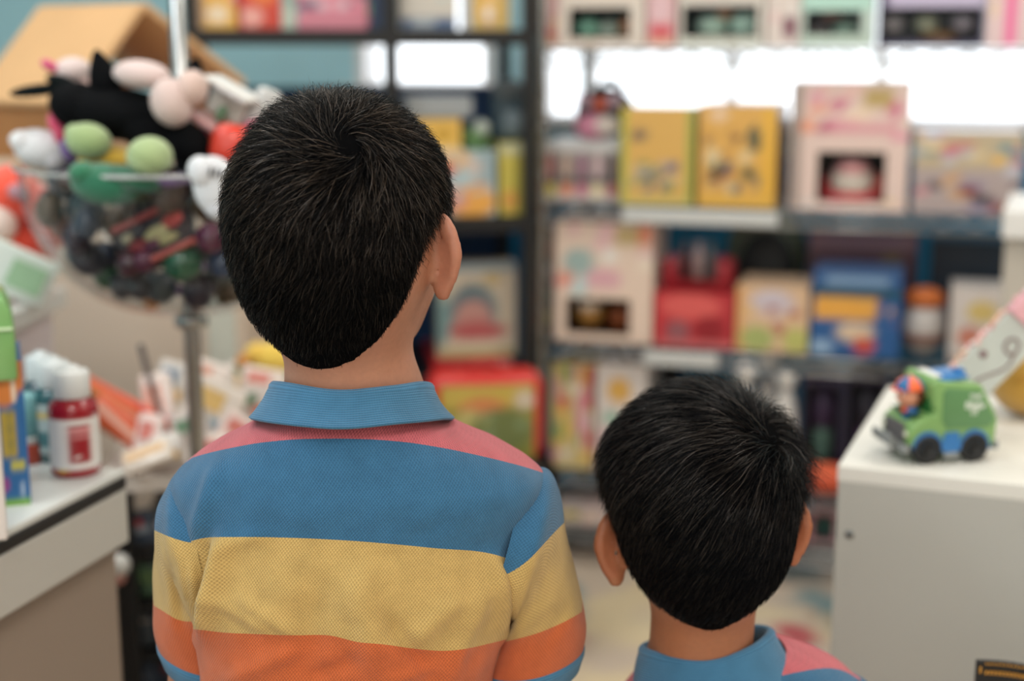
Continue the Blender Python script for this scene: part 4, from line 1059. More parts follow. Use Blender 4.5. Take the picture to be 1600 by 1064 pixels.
# fourth row
A(3, 862, 930, 570, (206, 186, 130), [('e', .5, .9, .4, .08, (214, 190, 90)), ('b', 0, .1, 1, .95, 26, PAL, 17), ('r', .9, 0, 1, 1, (120, 40, 60))], 'busy yellow box with red spots, far left on the fourth chrome shelf', depth=.2)
A(3, 932, 1010, 568, (224, 214, 208), [('e', .45, .75, .25, .12, (226, 176, 90)), ('r', .1, .1, .9, .4, (214, 170, 180)), ('e', .6, .3, .2, .14, (190, 110, 130)), ('e', .3, .5, .18, .06, (150, 190, 170))], 'white box with an orange spot, second box on the fourth chrome shelf', depth=.2)
r_ = blob_thing('plush_toy', 'dark plush toy with a red nose peeking above the shorter head', 'plush toy', FA, 1036, 765, .32, ZA[3]+.001,
    [('head', 2, 148, 30, 30, .06, (22, 24, 28), 0), ('nose', -2, 176, 11, 9, .02, (206, 84, 66), -.03), ('body', 0, 67, 40, 64, .07, (22, 24, 28), 0)])
A(3, 1080, 1136, 620, (110, 150, 150), [('b', 0, 0, 1, 1, 14, PAL, 18)], 'teal box hidden mostly behind the shorter head', depth=.2)
for i, (px, py, r) in enumerate(((1160, 590, 21), (1194, 580, 22), (1222, 596, 20))):
    blob_thing('toy_bottle', ('white toy bottle, leftmost of three under the third shelf', 'white toy bottle, middle one of three under the third shelf', 'white toy bottle, rightmost of three under the third shelf')[i], 'toy bottle', FA, px, 765, .06+.08*(i % 2), ZA[3],
        [('body', 0, 80, 20, 78, .033, (226, 222, 218), 0), ('cap', 0, (768-py)-4, r*.8, r*.8, .03, (236, 234, 230), 0)], 'white toy bottles')
def doll_pack(px0, px1, pyt, row, face, hair, dress, bg, label, d=.05):
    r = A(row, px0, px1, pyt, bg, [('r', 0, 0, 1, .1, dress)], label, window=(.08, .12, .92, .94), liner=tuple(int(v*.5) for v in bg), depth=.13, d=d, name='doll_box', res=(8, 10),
          toys=((.5, .30, .30, .32, dress), (.5, .66, .36, .26, hair), (.5, .62, .27, .20, face)), group='boxed dolls on the chrome shelves')
    return r
doll_pack(1252, 1316, 592, 3, (222, 150, 120), (60, 40, 70), (80, 110, 100), (44, 38, 66), 'purple boxed doll with peach face, beside the shorter head')
doll_pack(1320, 1386, 588, 3, (206, 140, 120), (40, 36, 50), (90, 60, 110), (40, 36, 62), 'purple boxed doll with dark hair, behind the green toy truck')
doll_pack(1390, 1460, 590, 3, (206, 150, 130), (60, 40, 60), (90, 70, 110), (40, 36, 62), 'purple boxed doll at the right, behind the leaning white panel')
r_ = thing('toy_cushion', 'orange red plush cushion lying before the boxed dolls, beside the white cabinet', 'cushion', FA.w(FA.hit(1290, 740, -.02)[0], -.005, ZA[3]), FA.a)
MB().ball((0, 0, .0375), (.085, .045, .035), 18, 10).put('cushion', mat((214, 96, 62), .8, name='orange_plush'), r_, True)
MB().tube([(-.07+.14*t/10, -.024-.022*math.sin(math.pi*t/10), .0375) for t in range(11)], .004, 6).put('piping', mat((180, 60, 40), .8, name='red_piping'), r_, True)
# bottom row, standing on the lowest chrome shelf
z5 = ZA[4]
def Bt(px0, px1, pyt, base, shapes, label, **k): return carton(FA, px0, px1, pyt, .03, z5, .2, base, shapes, label, **k)
Bt(862, 906, 792, (214, 200, 196), [('r', 0, .35, 1, .8, (184, 170, 84)), ('b', 0, 0, 1, 1, 8, PASTEL, 19)], 'olive banded box at far left on the bottom chrome shelf')
Bt(908, 960, 796, (222, 200, 196), [('b', 0, 0, 1, 1, 10, PASTEL, 20)], 'pale pink box second from left on the bottom chrome shelf')
Bt(1130, 1210, 800, (196, 170, 150), [('b', 0, 0, 1, 1, 12, PAL, 21)], 'tan busy box behind the shorter head, bottom chrome shelf')
doll_pack(1212, 1262, 832, 4, (222, 190, 170), (24, 30, 32), (206, 130, 140), (186, 130, 140), 'pink boxed doll with black hair, above the floor beside the right ear')
doll_pack(1264, 1306, 800, 4, (226, 190, 170), (60, 60, 56), (70, 130, 120), (222, 170, 176), 'pink boxed doll in a teal dress, touching the white cabinet edge')
A(3, 1262, 1306, 742, (206, 170, 110), [('r', 0, 0, 1, .5, (190, 140, 80))], 'low tan box on the fourth shelf beside the white cabinet', d=-.0, depth=.05) if False else None

# ---- black shelving unit on the left
FB = Frame(at(826, 500, 3.35), R(9))
FB = Frame((FB.o.x, FB.o.y), R(9))
xBl = FB.hit(296, 50, 0)[0]
ZB = [FB.hit(700, py, 0)[1] for py in (46, 340, 584)] + [.42, .1]
ub = thing('shelving_unit', 'black steel shelving unit at left, holding boxed toys beside the chrome one', 'shelf', FB.w(0, 0, 0), FB.a)
UB_D = .40
for x, y in ((0, 0), (xBl, 0), (0, UB_D), (xBl, UB_D), (FB.hit(611, 90, 0)[0], 0)):
    MB().box((x, y, .95), (.032, .032, 1.9), None, .003).put('post', BLACKM, ub)
for z in ZB:
    s_ = MB(); s_.box((xBl/2, UB_D/2, z-.008), (abs(xBl), UB_D, .016))
    s_.put('shelf_board', BLACKM, ub)
    MB().box((xBl/2, -.012, z-.018), (abs(xBl)-.03, .012, .036), None, .002).put('shelf_lip', BLACKM, ub)
def B(row, px0, px1, pyt, base, shapes, label, depth=.22, d=.03, zs=None, **k):
    return carton(FB, px0, px1, pyt, d, ZB[row] if zs is None else zs, depth, base, shapes, label, **k)
g2 = 'boxes on the top black shelf'
B(0, 308, 368, -80, (228, 176, 76), [('e', .5, .18, .3, .12, (240, 220, 190)), ('b', 0, .3, 1, 1, 8, PAL, 30), ('r', 0, 0, .15, 1, (200, 170, 150))], 'yellow box at the left end of the top black shelf', group=g2)
B(0, 370, 438, -80, (206, 66, 46), [('e', .3, .15, .3, .12, (236, 170, 160)), ('e', .6, .45, .3, .15, (226, 120, 60)), ('r', 0, 0, .1, 1, (160, 40, 40))], 'red orange box, second on the top black shelf', group=g2)
B(0, 441, 460, -70, (190, 200, 184), [('r', 0, .3, 1, 1, (150, 170, 160))], 'thin grey green box between the red and pink ones', group=g2)
B(0, 463, 572, -80, (214, 130, 150), [('b', 0, .2, 1, .6, 14, [(90, 70, 100), (206, 190, 200), (150, 50, 80), (226, 170, 180)], 31), ('r', 0, 0, 1, .18, (206, 130, 146))], 'wide pink box left of the slim black post, top black shelf', group=g2)
B(0, 574, 600, -60, (40, 60, 90), [('b', 0, .1, 1, 1, 6, PAL, 32)], 'slim navy box touching the slim black post', group=g2)
B(0, 624, 714, -60, (206, 200, 190), [('r', 0, 0, 1, .16, (30, 80, 130)), ('r', .2, .06, .6, .14, (190, 200, 200)), ('b', 0, .4, 1, 1, 8, PASTEL, 33)], 'white box with a blue foot, right of the slim black post', group=g2)
B(0, 738, 796, -60, (206, 176, 110), [('e', .4, .3, .3, .2, (232, 180, 80)), ('b', 0, 0, 1, 1, 8, PASTEL, 34)], 'cream and yellow box at the right end of the top black shelf', group=g2)
B(1, 634, 774, 236, (176, 196, 200), [('r', .82, .45, 1, 1, (150, 170, 176)), ('e', .72, .2, .3, .25, (236, 170, 80)), ('e', .55, .85, .18, .15, (236, 180, 110)), ('e', .45, .72, .1, .1, (200, 80, 70)), ('e', .5, .25, .2, .2, (220, 150, 130)), ('b', .3, .1, 1, .9, 8, [(206, 190, 180), (170, 196, 200), (226, 160, 100)], 35)], 'pale blue box with orange figures on the second black shelf')
zz = FB.hit(700, 236, .05)[1]
B(1, 644, 720, 186, (232, 186, 90), [('e', .65, .5, .2, .25, (206, 160, 60)), ('r', .0, .0, 1, .1, (236, 200, 150))], 'small yellow box stacked on the pale blue box', zs=zz, d=.06, depth=.14)
r_ = thing('toy_tub', 'small green tub with white ball lid, on the pale blue box', 'tub', FB.w(FB.hit(743, 220, .1)[0], .10, zz), FB.a); k = 3.35/FPX
MB().lathe([(20*k, 0), (23*k, 6*k), (23*k, 30*k), (20*k, 34*k)], 18).put('tub', mat((84, 120, 70), .4, name='green_plastic'), r_, True)
MB().ball((8*k, -.02, 34*k), 13*k, 14, 9).put('lid_ball', mat((186, 196, 186), .3, name='pale_plastic'), r_, True)
zz2 = FB.hit(690, 186, .08)[1]
B(1, 636, 738, 150, (150, 158, 164), [('r', 0, .4, 1, .65, (186, 190, 192)), ('r', 0, 0, 1, .2, (120, 130, 136))], 'flat grey tray box stacked on the small yellow box', zs=zz2, d=.08, depth=.13)
B(1, 782, 818, 224, (206, 190, 84), [('r', .7, 0, 1, 1, (170, 160, 70)), ('e', .4, .2, .3, .15, (226, 160, 80)), ('r', .0, .85, 1, 1, (206, 206, 170))], 'narrow tall yellow box beside the right black post', depth=.2)
zz3 = FB.hit(800, 224, .05)[1]
r_ = thing('toy_pack', 'dark grey blue toy pack standing on the narrow tall yellow box', 'toy pack', FB.w(FB.hit(800, 200, .1)[0], .11, zz3), FB.a)
MB().box((-6*k, 0, 42*k), (52*k, .06, 84*k), None, .02).put('pack', mat((54, 74, 84), .5, name='slate_plastic'), r_, True)
MB().ball((-8*k, -.02, 84*k), (26*k, .03, 16*k), 16, 9).put('hood', mat((96, 104, 108), .5, name='grey_plastic'), r_, True)
MB().ball((-2*k, -.035, 30*k), (16*k, .01, 22*k), 14, 9).put('badge', mat((112, 128, 136), .4, name='pale_slate'), r_, True)
# blue backboard behind the two lower shelves
MB().box((xBl/2, UB_D+.012, .62), (abs(xBl), .01, 1.1)).put('backboard', mat((16, 62, 110), .6, name='deep_blue_board'), ub)
B(2, 676, 800, 562, (176, 34, 38), [('r', .75, .1, 1, .9, (190, 110, 110)), ('r', 0, 0, 1, .1, (120, 20, 24))], 'flat red box under the white picture box', depth=.26)
zz4 = FB.hit(740, 562, .03)[1]
B(2, 684, 806, 412, (206, 190, 168), [('r', 0, .92, 1, 1, (120, 150, 166)), ('e', .45, .5, .32, .3, (96, 116, 122)), ('e', .45, .42, .24, .2, (190, 140, 130)), ('e', .5, .28, .4, .1, (180, 90, 90)), ('e', .7, .84, .13, .07, (190, 166, 120)), ('r', .0, .0, 1, .08, (170, 168, 110)), ('e', .05, .4, .1, .3, (120, 150, 150))], 'white picture box with a round grey motif, lowest visible on the black shelf', zs=zz4, depth=.08, d=.06)
# red rimmed play case in front, on a low crate
p_ = at(762, 736, 2.78)
r_ = thing('storage_crate', 'low black crate behind the taller shoulder, under the red play case', 'crate', (p_.x, 2.86, 0), R(8))
for dx in (-.12, .12): MB().box((dx, 0, p_.z/2), (.02, .22, p_.z)).put('side_panel', BLACKM, r_)
for kk in range(3): MB().box((0, -.1, .08+kk*.16), (.22, .015, .09)).put('slat', BLACKM, r_)
for kk in range(3): MB().box((0, .1, .08+kk*.16), (.22, .015, .09)).put('slat', BLACKM, r_)
MB().box((0, 0, p_.z-.01), (.26, .22, .02)).put('crate_top', BLACKM, r_)
wq = (at(852, 660, 2.8).x-at(668, 660, 2.8).x); hq = at(760, 588, 2.8).z-p_.z
r_ = thing('play_case', 'red rimmed play case with a yellow green picture, behind the taller shoulder', 'toy case', (p_.x, 2.80, p_.z+.001), R(8))
MB().box((0, .06, hq/2), (wq, .11, hq), None, .032).put('case_shell', mat((196, 46, 40), .35, name='red_plastic'), r_, True)
us = np.linspace(0, 1, 18); U, Vv = np.meshgrid(us, us)
V = [((u-.5)*wq*.80, 0, hq*.06+v*hq*.84) for v in us for u in us]
F_ = [(j*18+i, j*18+i+1, (j+1)*18+i+1, (j+1)*18+i) for j in range(17) for i in range(17)]
o = put('picture_panel', V, F_, PRINT, r_)
attr_c(o, 'print', paint(U, Vv, (150, 140, 66), [('r', 0, .72, 1, 1, (196, 170, 80)), ('e', .45, .72, .26, .12, (206, 130, 80)), ('e', .3, .5, .15, .2, (186, 176, 110)), ('e', .65, .4, .35, .3, (110, 120, 70)), ('e', .9, .8, .12, .12, (206, 190, 170)), ('e', .2, .3, .2, .15, (160, 100, 50)), ('b', .1, .05, .9, .6, 14, [(120, 130, 60), (170, 160, 80), (150, 100, 60), (130, 150, 110)], 40)]))
for sx in (-1, 1): MB().tube([(sx*wq*.12, .06, hq-.004), (sx*wq*.11, .06, hq+.012), (0, .06, hq+.016)], .007, 8).put('handle', mat((170, 34, 34), .35, name='red_plastic_dark'), r_, True)
# ------------------------------------------------------------------ left side: counters, bowl stand, play house, toys
def EL(mb, px, py, Y, a, b, c, ang=0.0, n=18, m=12, base=None):      # ellipsoid: half axes a, b in photo pixels across, c metres deep
    p = at(px, py, Y); k = Y/(FPX*CT)*1.0
    M = Matrix.Translation(p - (base or Vector((0, 0, 0)))) @ Matrix.Rotation(ang, 4, 'Y')
    mb.ball((0, 0, 0), (a*k, c, b*k), n, m, M); return mb
LAM = mat((208, 210, 206), .35, name='white_laminate')
TAN = mat((142, 126, 112), .6, name='tan_panel')
# foreground counter (laminate top, dark edge strip, tan body)
CZ = .815
FCc = Frame(on_z(196, 732, CZ), ROOM)                  # far right corner of the top; counter runs towards us and to the left
ct = thing('counter', 'white topped counter with a dark edge strip and tan body, left foreground', 'counter', FCc.w(0, 0, 0), ROOM)
Lc, Wc = 1.05, .75
MB().box((-Wc/2, -Lc/2, CZ-.004), (Wc, Lc, .008), None, .002).put('counter_top', LAM, ct)
MB().box((-Wc/2, -Lc/2, CZ-.015), (Wc+.001, Lc+.001, .013), None, .002).put('edge_strip', mat((28, 24, 22), .5, name='dark_edge_strip'), ct)
MB().box((-Wc/2, -Lc/2, CZ-.052), (Wc, Lc, .060), None, .002).put('apron', mat((184, 181, 173), .5, name='pale_laminate'), ct)
MB().box((-Wc/2-.006, -Lc/2, (CZ-.083)/2), (Wc-.02, Lc-.006, CZ-.083), None, .002).put('counter_body', TAN, ct)
def on_c(px, py): return on_z(px, py, CZ)
# paint bottles
def bottle(px, py, h_px, r_px, cap, body, label, lab, stripes=()):
    p = on_c(px, py); k = p.length/FPX; h = h_px*k; r = r_px*k
    t = thing('paint_bottle', label, 'bottle', p, ROOM, 'squeeze paint bottles on the counter')
    MB().lathe([(r*.9, 0), (r, .004), (r, h*.60), (r*.96, h*.66), (r*.70, h*.70), (r*.66, h*.72)], 28).put('bottle_body', mat(body, .25, name='bottle_plastic', coat=.3), t, True)
    MB().lathe([(r*.74, h*.715), (r*.76, h*.72), (r*.74, h*.93), (r*.66, h*.955), (r*.34, h*.965), (r*.30, h), (0, h)], 28).put('cap', mat(cap, .4, name='white_cap'), t, True)
    n = 28; us = np.linspace(0, 1, 29); vs = np.linspace(0, 1, 22); U, Vv = np.meshgrid(us, vs)
    V = [(r*1.012*math.cos(2*math.pi*u), r*1.012*math.sin(2*math.pi*u), h*(.05+.53*v)) for v in vs for u in us]
    F_ = [(j*29+i, j*29+i+1, (j+1)*29+i+1, (j+1)*29+i) for j in range(21) for i in range(28)]
    o = put('label_wrap', V, F_, PRINT, t, True); attr_c(o, 'print', paint(U, Vv, lab, stripes))
    return t
bottle(120, 738, 150, 33, (214, 216, 214), (150, 20, 34), 'paint bottle with white cap and red banded label, nearest of the row', (226, 224, 220),
    [('r', .80, .18, .95, .84, (150, 24, 34)), ('r', .81, .70, .95, .78, (216, 150, 150)), ('r', .82, .60, .94, .63, (216, 150, 150)), ('r', .0, .93, 1, 1.1, (150, 20, 34)), ('r', 0, -.1, 1, .06, (150, 24, 34)), ('r', .72, 0, .78, .06, (220, 190, 60)), ('e', .86, .28, .02, .03, (230, 226, 220))])
bottle(92, 716, 142, 30, (206, 212, 212), (40, 90, 96), 'paint bottle with teal label, second of the row', (170, 186, 186), [('r', 0, .2, 1, .5, (60, 110, 116)), ('r', 0, .75, 1, .85, (210, 180, 90)), ('r', 0, 0, 1, .1, (30, 60, 60))])
bottle(72, 698, 134, 27, (200, 208, 210), (60, 80, 90), 'paint bottle with grey label, farthest of the row', (150, 166, 170), [('r', 0, .3, 1, .6, (90, 104, 112)), ('r', 0, .75, 1, .82, (190, 180, 140))])
# small teal jar with red band behind the blue box
p = on_c(46, 722); k = p.length/FPX
t = thing('paint_jar', 'small teal jar with a red foot between the blue box and the bottles', 'jar', p, ROOM)
MB().lathe([(17*k, 0), (18*k, 2*k), (18*k, 26*k), (17*k, 28*k)], 20).put('jar_base', mat((170, 70, 50), .4, name='red_jar'), t, True)
MB().lathe([(16*k, 28*k), (16*k, 40*k)], 20).put('white_band', LAM, t, True)
MB().lathe([(17*k, 40*k), (17*k, 92*k), (12*k, 96*k), (0, 96*k)], 20).put('lid', mat((120, 176, 180), .4, name='teal_lid'), t, True)
# blue hanging box with orange wave and green case above
p = on_c(22, 790); k = p.length/FPX
t = thing('toy_box', 'tall blue box with orange wave and green rounded top at the left picture edge', 'box', p, R(20))
wd, ht, dp = 44*k, 196*k, .10
nu, nv = 16, 34; us = np.linspace(0, 1, nu); vs = np.linspace(0, 1, nv); U, Vv = np.meshgrid(us, vs)
shapes = [('r', 0, -.1, 1, .045, (120, 170, 60)), ('r', 0, .80, 1, 1.1, (206, 120, 50)), ('e', .42, .80, .42, .11, (206, 120, 50)), ('r', .30, .34, .72, .66, (176, 150, 50)), ('r', .50, .25, .90, .31, (190, 180, 60)), ('e', .22, .15, .22, .065, (140, 60, 130)),
          ('r', .66, .72, .78, .92, (226, 210, 190)), ('r', .74, .06, .84, .16, (170, 190, 210)), ('r', .10, .28, .16, .62, (70, 150, 200))]
for kk in range(7): shapes.append(('r', .42, .37+kk*.042, .66, .39+kk*.042, (110, 110, 70)))
V = [((u-.5)*wd, 0, v*ht) for v in vs for u in us]; F_ = [(j*nu+i, j*nu+i+1, (j+1)*nu+i+1, (j+1)*nu+i) for j in range(nv-1) for i in range(nu-1)]
o = put('print_panel', V, F_, PRINT, t); attr_c(o, 'print', paint(U, Vv, (20, 92, 150), shapes))
MB().box((0, dp/2+.0006, ht/2), (wd, dp-.001, ht)).put('carton', mat((20, 86, 140), .45, name='blue_card'), t)
mb = MB(); w2 = 40*k
mb.prism([(-w2*1.4, ht*.88), (w2*.40, ht*.88), (w2*.40, ht*1.22), (w2*.34, ht*1.34), (w2*.12, ht*1.44), (-w2*1.4, ht*1.46)], -.012, dp*.8, None, .004)
mb.put('moulded_case', mat((128, 178, 108), .3, name='green_plastic', coat=.3), t, True)
mb = MB(); mb.box((-.3*w2, -.014, ht*1.235), (w2*1.3, .003, ht*.02), None, .001); mb.put('case_rib', mat((206, 226, 186), .3, name='pale_green_plastic'), t)
# white boxed item cut by the frame
p = on_c(-8, 838); k = p.length/FPX
t = thing('white_box', 'white box cut by the left picture edge, in front of the blue box', 'box', p, R(20))
MB().box((0, .0, 120*k), (32*k, .03, 240*k), None, .002).put('carton', mat((214, 206, 200), .5, name='white_card'), t)
MB().box((0, -.0152, 150*k), (22*k, .0006, 90*k)).put('print_panel', mat((120, 160, 190), .5, name='blue_print'), t)

# second counter and the beige cabinet behind
C2Z = .90; q = on_z(104, 447, C2Z)
t = thing('counter', 'white counter in the middle distance under the red plush heap', 'counter', (q.x, q.y, 0), R(-1))
MB().box((-.45, -.21, C2Z-.015), (.9, .42, .03), None, .003).put('counter_top', LAM, t)
MB().box((-.46, -.215, (C2Z-.03)/2), (.88, .40, C2Z-.03), None, .002).put('counter_body', mat((206, 198, 200), .6, name='pale_lilac_panel'), t)
bq = at(378, 400, 2.55); bl = at(-60, 400, 2.55); bz = at(200, 262, 2.55).z
t = thing('cabinet', 'tall beige cabinet behind the clear bowl, carrying the wooden play house', 'cabinet', ((bl.x+bq.x)/2, 2.55, 0), 0)
wdt = bq.x-bl.x
MB().box((0, .2, bz/2), (wdt, .4, bz), None, .004).put('cabinet_body', mat((216, 198, 180), .6, name='beige_panel'), t)
MB().box((0, .19, bz+.008), (wdt+.02, .44, .016), None, .003).put('cabinet_top', mat((206, 186, 164), .5, name='beige_top'), t)
MB().box((wdt*.42, -.004, bz*.45), (.05, .006, bz*.86), None, .001).put('side_trim', mat((206, 208, 196), .6, name='pale_green_trim'), t)

# wooden play house: open gable towards us, pitched plywood roof
PLY = mat((222, 178, 130), .5, name='birch_plywood', noise=.08, nscale=14)
PLYD = mat((176, 120, 70), .6, name='shaded_plywood', noise=.1, nscale=14)  # darker copy of the plywood: the interior's shade put into the colour
hb = bz+.016
ap = at(214, 14, 2.62); e1 = at(-10, 158, 2.62); e2 = at(345, 128, 2.62)
t = thing('play_house', 'plywood play house with a pitched roof at top left, against the blue wall', 'play house', (ap.x, 2.62, hb), R(58))
H_ = ap.z-hb; dz1 = .17; 
def slab(mb, p, q, y0, y1, th):
    d = Vector((q[0]-p[0], 0, q[1]-p[1])).normalized(); n = Vector((-d.z, 0, d.x))*th
    vs = []
    for y in (y0, y1):
        vs += [(p[0], y, p[1]), (q[0], y, q[1]), (q[0]+n.x, y, q[1]+n.z), (p[0]+n.x, y, p[1]+n.z)]
    mb.add(vs, [(3,2,1,0),(4,5,6,7),(0,1,5,4),(1,2,6,5),(2,3,7,6),(3,0,4,7)]); return mb
ev = H_-.17
slab(MB(), (0, H_), (-.17, ev), -.02, .25, -.012).put('roof_panel', PLY, t)
slab(MB(), (0, H_), (.25, ev+.03), -.02, .25, .012).put('roof_panel', PLY, t)
MB().box((-.15, .115, ev/2), (.012, .23, ev)).put('side_wall', PLYD, t); MB().box((.21, .115, ev/2), (.012, .23, ev)).put('side_wall', PLYD, t)
MB().prism([(-.144, 0), (.204, 0), (.204, ev+.01), (0, H_-.02), (-.144, ev)], .21, .22).put('back_wall', PLYD, t)
MB().prism([(-.144, 0), (.02, 0), (.02, ev*.8), (-.144, ev*.95)], .0, .012).put('front_wall', mat((168, 138, 112), .6, name='tan_board'), t)
MB().box((.03, .115, .006), (.34, .18, .012)).put('house_floor', PLYD, t)

def CONE(mb, px, py, Y, a, b, c, ang=0.0, base=None):    # rounded pointed ear
    p = at(px, py, Y); k = Y/(FPX*CT)
    M = Matrix.Translation(p - (base or Vector((0, 0, 0)))) @ Matrix.Rotation(ang, 4, 'Y') @ Matrix.Diagonal((a*k, c, b*k, 1))
    mb.lathe([(.6, -1), (.95, -.75), (1, -.45), (.85, 0), (.58, .45), (.32, .8), (.14, .96), (0, 1)], 18, (0, 0, 0), M); return mb
# red plush heap on the second counter
def plush(name, label, base_px, base_py, Y, z, parts, cat='plush toy', group=None, rough=.95):
    b = at(base_px, base_py, Y); b.z = z
    t = thing(name, label, cat, b, 0, group); made = {}
    for (nm, px, py, dy, a, b_, c, ang, colr) in parts:
        o = (CONE if nm == 'ear' and colr == (14, 15, 17) else EL)(MB(), px, py, Y+dy, a, b_, c, ang, base=b).put(nm, mat(colr, rough, name='plush_fabric', bump=.3, nscale=220, sheen=.3 if max(colr) > 60 else 0, spec=.3 if max(colr) > 60 else .08), t, True)
    return t
plush('plush_toy', 'red orange plush toy with a pale face, on the middle counter at left', 20, 452, 2.10, C2Z,
    [('body', 26, 395, 0, 58, 58, .06, .3, (222, 78, 56)), ('head', 16, 308, -.01, 44, 50, .06, .2, (226, 82, 60)), ('face', 0, 348, -.05, 26, 34, .035, 0, (226, 206, 196)), ('cheek', 2, 400, -.06, 28, 26, .03, 0, (226, 170, 110)), ('arm', 66, 330, -.03, 26, 62, .03, -.5, (226, 90, 66)), ('badge', 28, 300, -.06, 16, 12, .012, .3, (170, 130, 140))])
p = on_z(48, 458, C2Z)
t = thing('toy_packet', 'pale green and white packet leaning at the foot of the red plush', 'packet', (p.x, p.y-.10, C2Z+.001), R(20))
MB().box((.0, 0, .036), (.10, .02, .07), xf(ry=R(28), loc=(0, 0, .012)), .006).put('packet', mat((206, 216, 208), .4, name='pale_wrapper'), t, True)
MB().box((.012, -.012, .036), (.05, .003, .04), xf(ry=R(28), loc=(0, 0, .012))).put('print_panel', mat((150, 186, 150), .5, name='green_print'), t)

# ---- clear bowl on a chrome pole
BY = 1.85; bc = at(290, 300, BY); brim = at(50, 262, BY).z; bbot = at(290, 490, BY).z
br = (at(540, 300, BY).x-at(42, 300, BY).x)/2
st = thing('display_stand', 'clear bowl on a chrome pole heaped with toys, left of the taller person', 'stand', (bc.x, BY, 0))
MB().lathe([(.011, .02), (.011, 1.75), (0, 1.752)], 20).put('pole', CHROME, st, True)
MB().lathe([(.16, 0), (.16, .008), (.15, .014), (.03, .022), (.014, .05), (.0115, .06)], 36).put('base', CHROME, st, True)
hgt = brim-bbot
prof = [(.012, 0)]
for i in range(1, 19):
    a = (i/18)*math.pi/2; prof.append((br*math.sin(a)**.85, hgt*(1-math.cos(a))))
inner = [(max(r-.004, .012), z+.004) for r, z in prof][::-1]
mb = MB(); full = prof + [(br+.004, hgt+.002), (br+.004, hgt+.007), (br-.004, hgt+.007)] + inner
mb.lathe(full, 56, (0, 0, bbot)); mb.f = [f for f in mb.f if len(f) == 4]
mb.put('bowl', ACRYLIC, st, True)
MB().tube([((br+.003)*math.cos(a), (br+.003)*math.sin(a), bbot+hgt+.005) for a in np.linspace(0, 2*math.pi, 64, endpoint=False)], .0026, 8, True, False).put('rim', mat((166, 168, 166), .08, name='pale_acrylic_rim', coat=.6), st, True)
MB().lathe([(.012, -.02), (.022, -.016), (.022, -.002), (.012, .004)], 20, (0, 0, bbot)).put('collar', CHROME, st, True)

PL = lambda c: mat(c, .95, name='plush_fabric', bump=.3, nscale=220, sheen=.25)
BYn = 1.80
plush('plush_toy', 'black plush cat with pale muzzle lying on the heaped bowl', 215, 235, BYn, brim,
    [('body', 190, 178, 0, 92, 40, .06, .15, (14, 15, 17)), ('rump', 122, 165, 0, 42, 36, .05, .3, (14, 15, 17)), ('chest', 235, 205, -.01, 62, 34, .05, .6, (14, 15, 17)),
     ('ear', 160, 112, -.01, 25, 34, .018, -.25, (14, 15, 17)), ('ear', 305, 104, .01, 15, 14, .014, .2, (14, 15, 17)), ('tail', 60, 141, .01, 45, 9.5, .014, -.12, (18, 24, 25)), ('tail_root', 96, 128, .01, 24, 10, .014, .3, (18, 24, 25)),
     ('belly', 222, 117, -.02, 44, 22, .03, .12, (218, 196, 192)), ('muzzle', 268, 160, -.055, 31, 37, .03, -.25, (214, 190, 184)), ('cheek', 300, 138, -.045, 24, 28, .03, .1, (216, 188, 178)),
     ('arm', 296, 225, -.03, 40, 30, .03, .9, (14, 15, 17)), ('hind_leg', 300, 250, -.02, 26, 34, .03, .1, (14, 15, 17))])
p = at(352, 225, BYn-.03)
t = thing('toy_ball', 'glossy red ball shaped toy between the black plush and the dark hair', 'toy', (p.x, p.y, p.z-.03))
MB().box((0, 0, .03), (58*.00083, .05, 62*.00083), xf(ry=R(14)), .016).put('red_shell', mat((222, 66, 48), .3, name='glossy_red', coat=.4), t, True)
plush('plush_mitten', 'white plush mitten with three dark stitches, hanging over the bowl rim', 328, 340, BYn-.16, at(328, 342, BYn-.16).z,
    [('palm', 338, 292, 0, 36, 48, .02, -.2, (214, 216, 220)), ('thumb', 316, 268, -.01, 22, 25, .016, -.5, (218, 220, 224)), ('cuff', 345, 322, 0, 26, 22, .018, 0, (206, 208, 214)), ('stitch', 329, 268, -.025, 2.2, 8, .004, .2, (40, 42, 48)), ('stitch', 338, 269, -.025, 2.2, 8, .004, .25, (40, 42, 48)), ('stitch', 346, 272, -.025, 2.2, 7, .004, .3, (40, 42, 48))], 'mitten')
plush('plush_mitten', 'white plush foot sticking out over the left bowl rim', 60, 262, BYn, brim-.01,
    [('palm', 64, 232, 0, 42, 29, .03, .25, (220, 220, 222)), ('toe', 36, 220, -.01, 20, 16, .02, .2, (224, 224, 226)), ('cuff', 86, 246, 0, 22, 20, .025, .4, (206, 204, 208))], 'plush foot')
plush('plush_ball', 'pale green fuzzy ball under the black plush, left of the two', 136, 245, BYn-.06, brim-.0, [('ball', 138, 220, -.02, 35, 27, .028, .2, (150, 172, 118)), ('tuft', 118, 208, -.02, 16, 14, .015, 0, (156, 178, 124))], 'plush toy')
plush('plush_ball', 'pale green round fuzzy ball, right of the two, over the bowl rim', 234, 274, BYn-.11, brim-.03, [('ball', 234, 245, -.02, 35, 31, .03, 0, (162, 182, 130)), ('seam', 234, 245, -.022, 35.4, 3, .0305, .5, (140, 160, 108))], 'plush toy')
plush('plush_toy', 'mustard yellow plush piece between the two green balls', 184, 262, BYn-.05, brim-.02, [('body', 182, 248, 0, 32, 20, .03, .2, (206, 168, 62)), ('foot', 140, 250, .0, 18, 10, .02, 0, (206, 170, 66))])
plush('plush_toy', 'dark green velvet plush drooping over the front bowl rim', 170, 318, BYn-.13, brim-.05, [('body', 166, 288, 0, 56, 32, .03, .15, (34, 104, 76)), ('fold', 210, 280, -.005, 44, 18, .025, .35, (30, 92, 66)), ('tip', 130, 270, -.01, 22, 18, .02, 0, (40, 112, 80))])
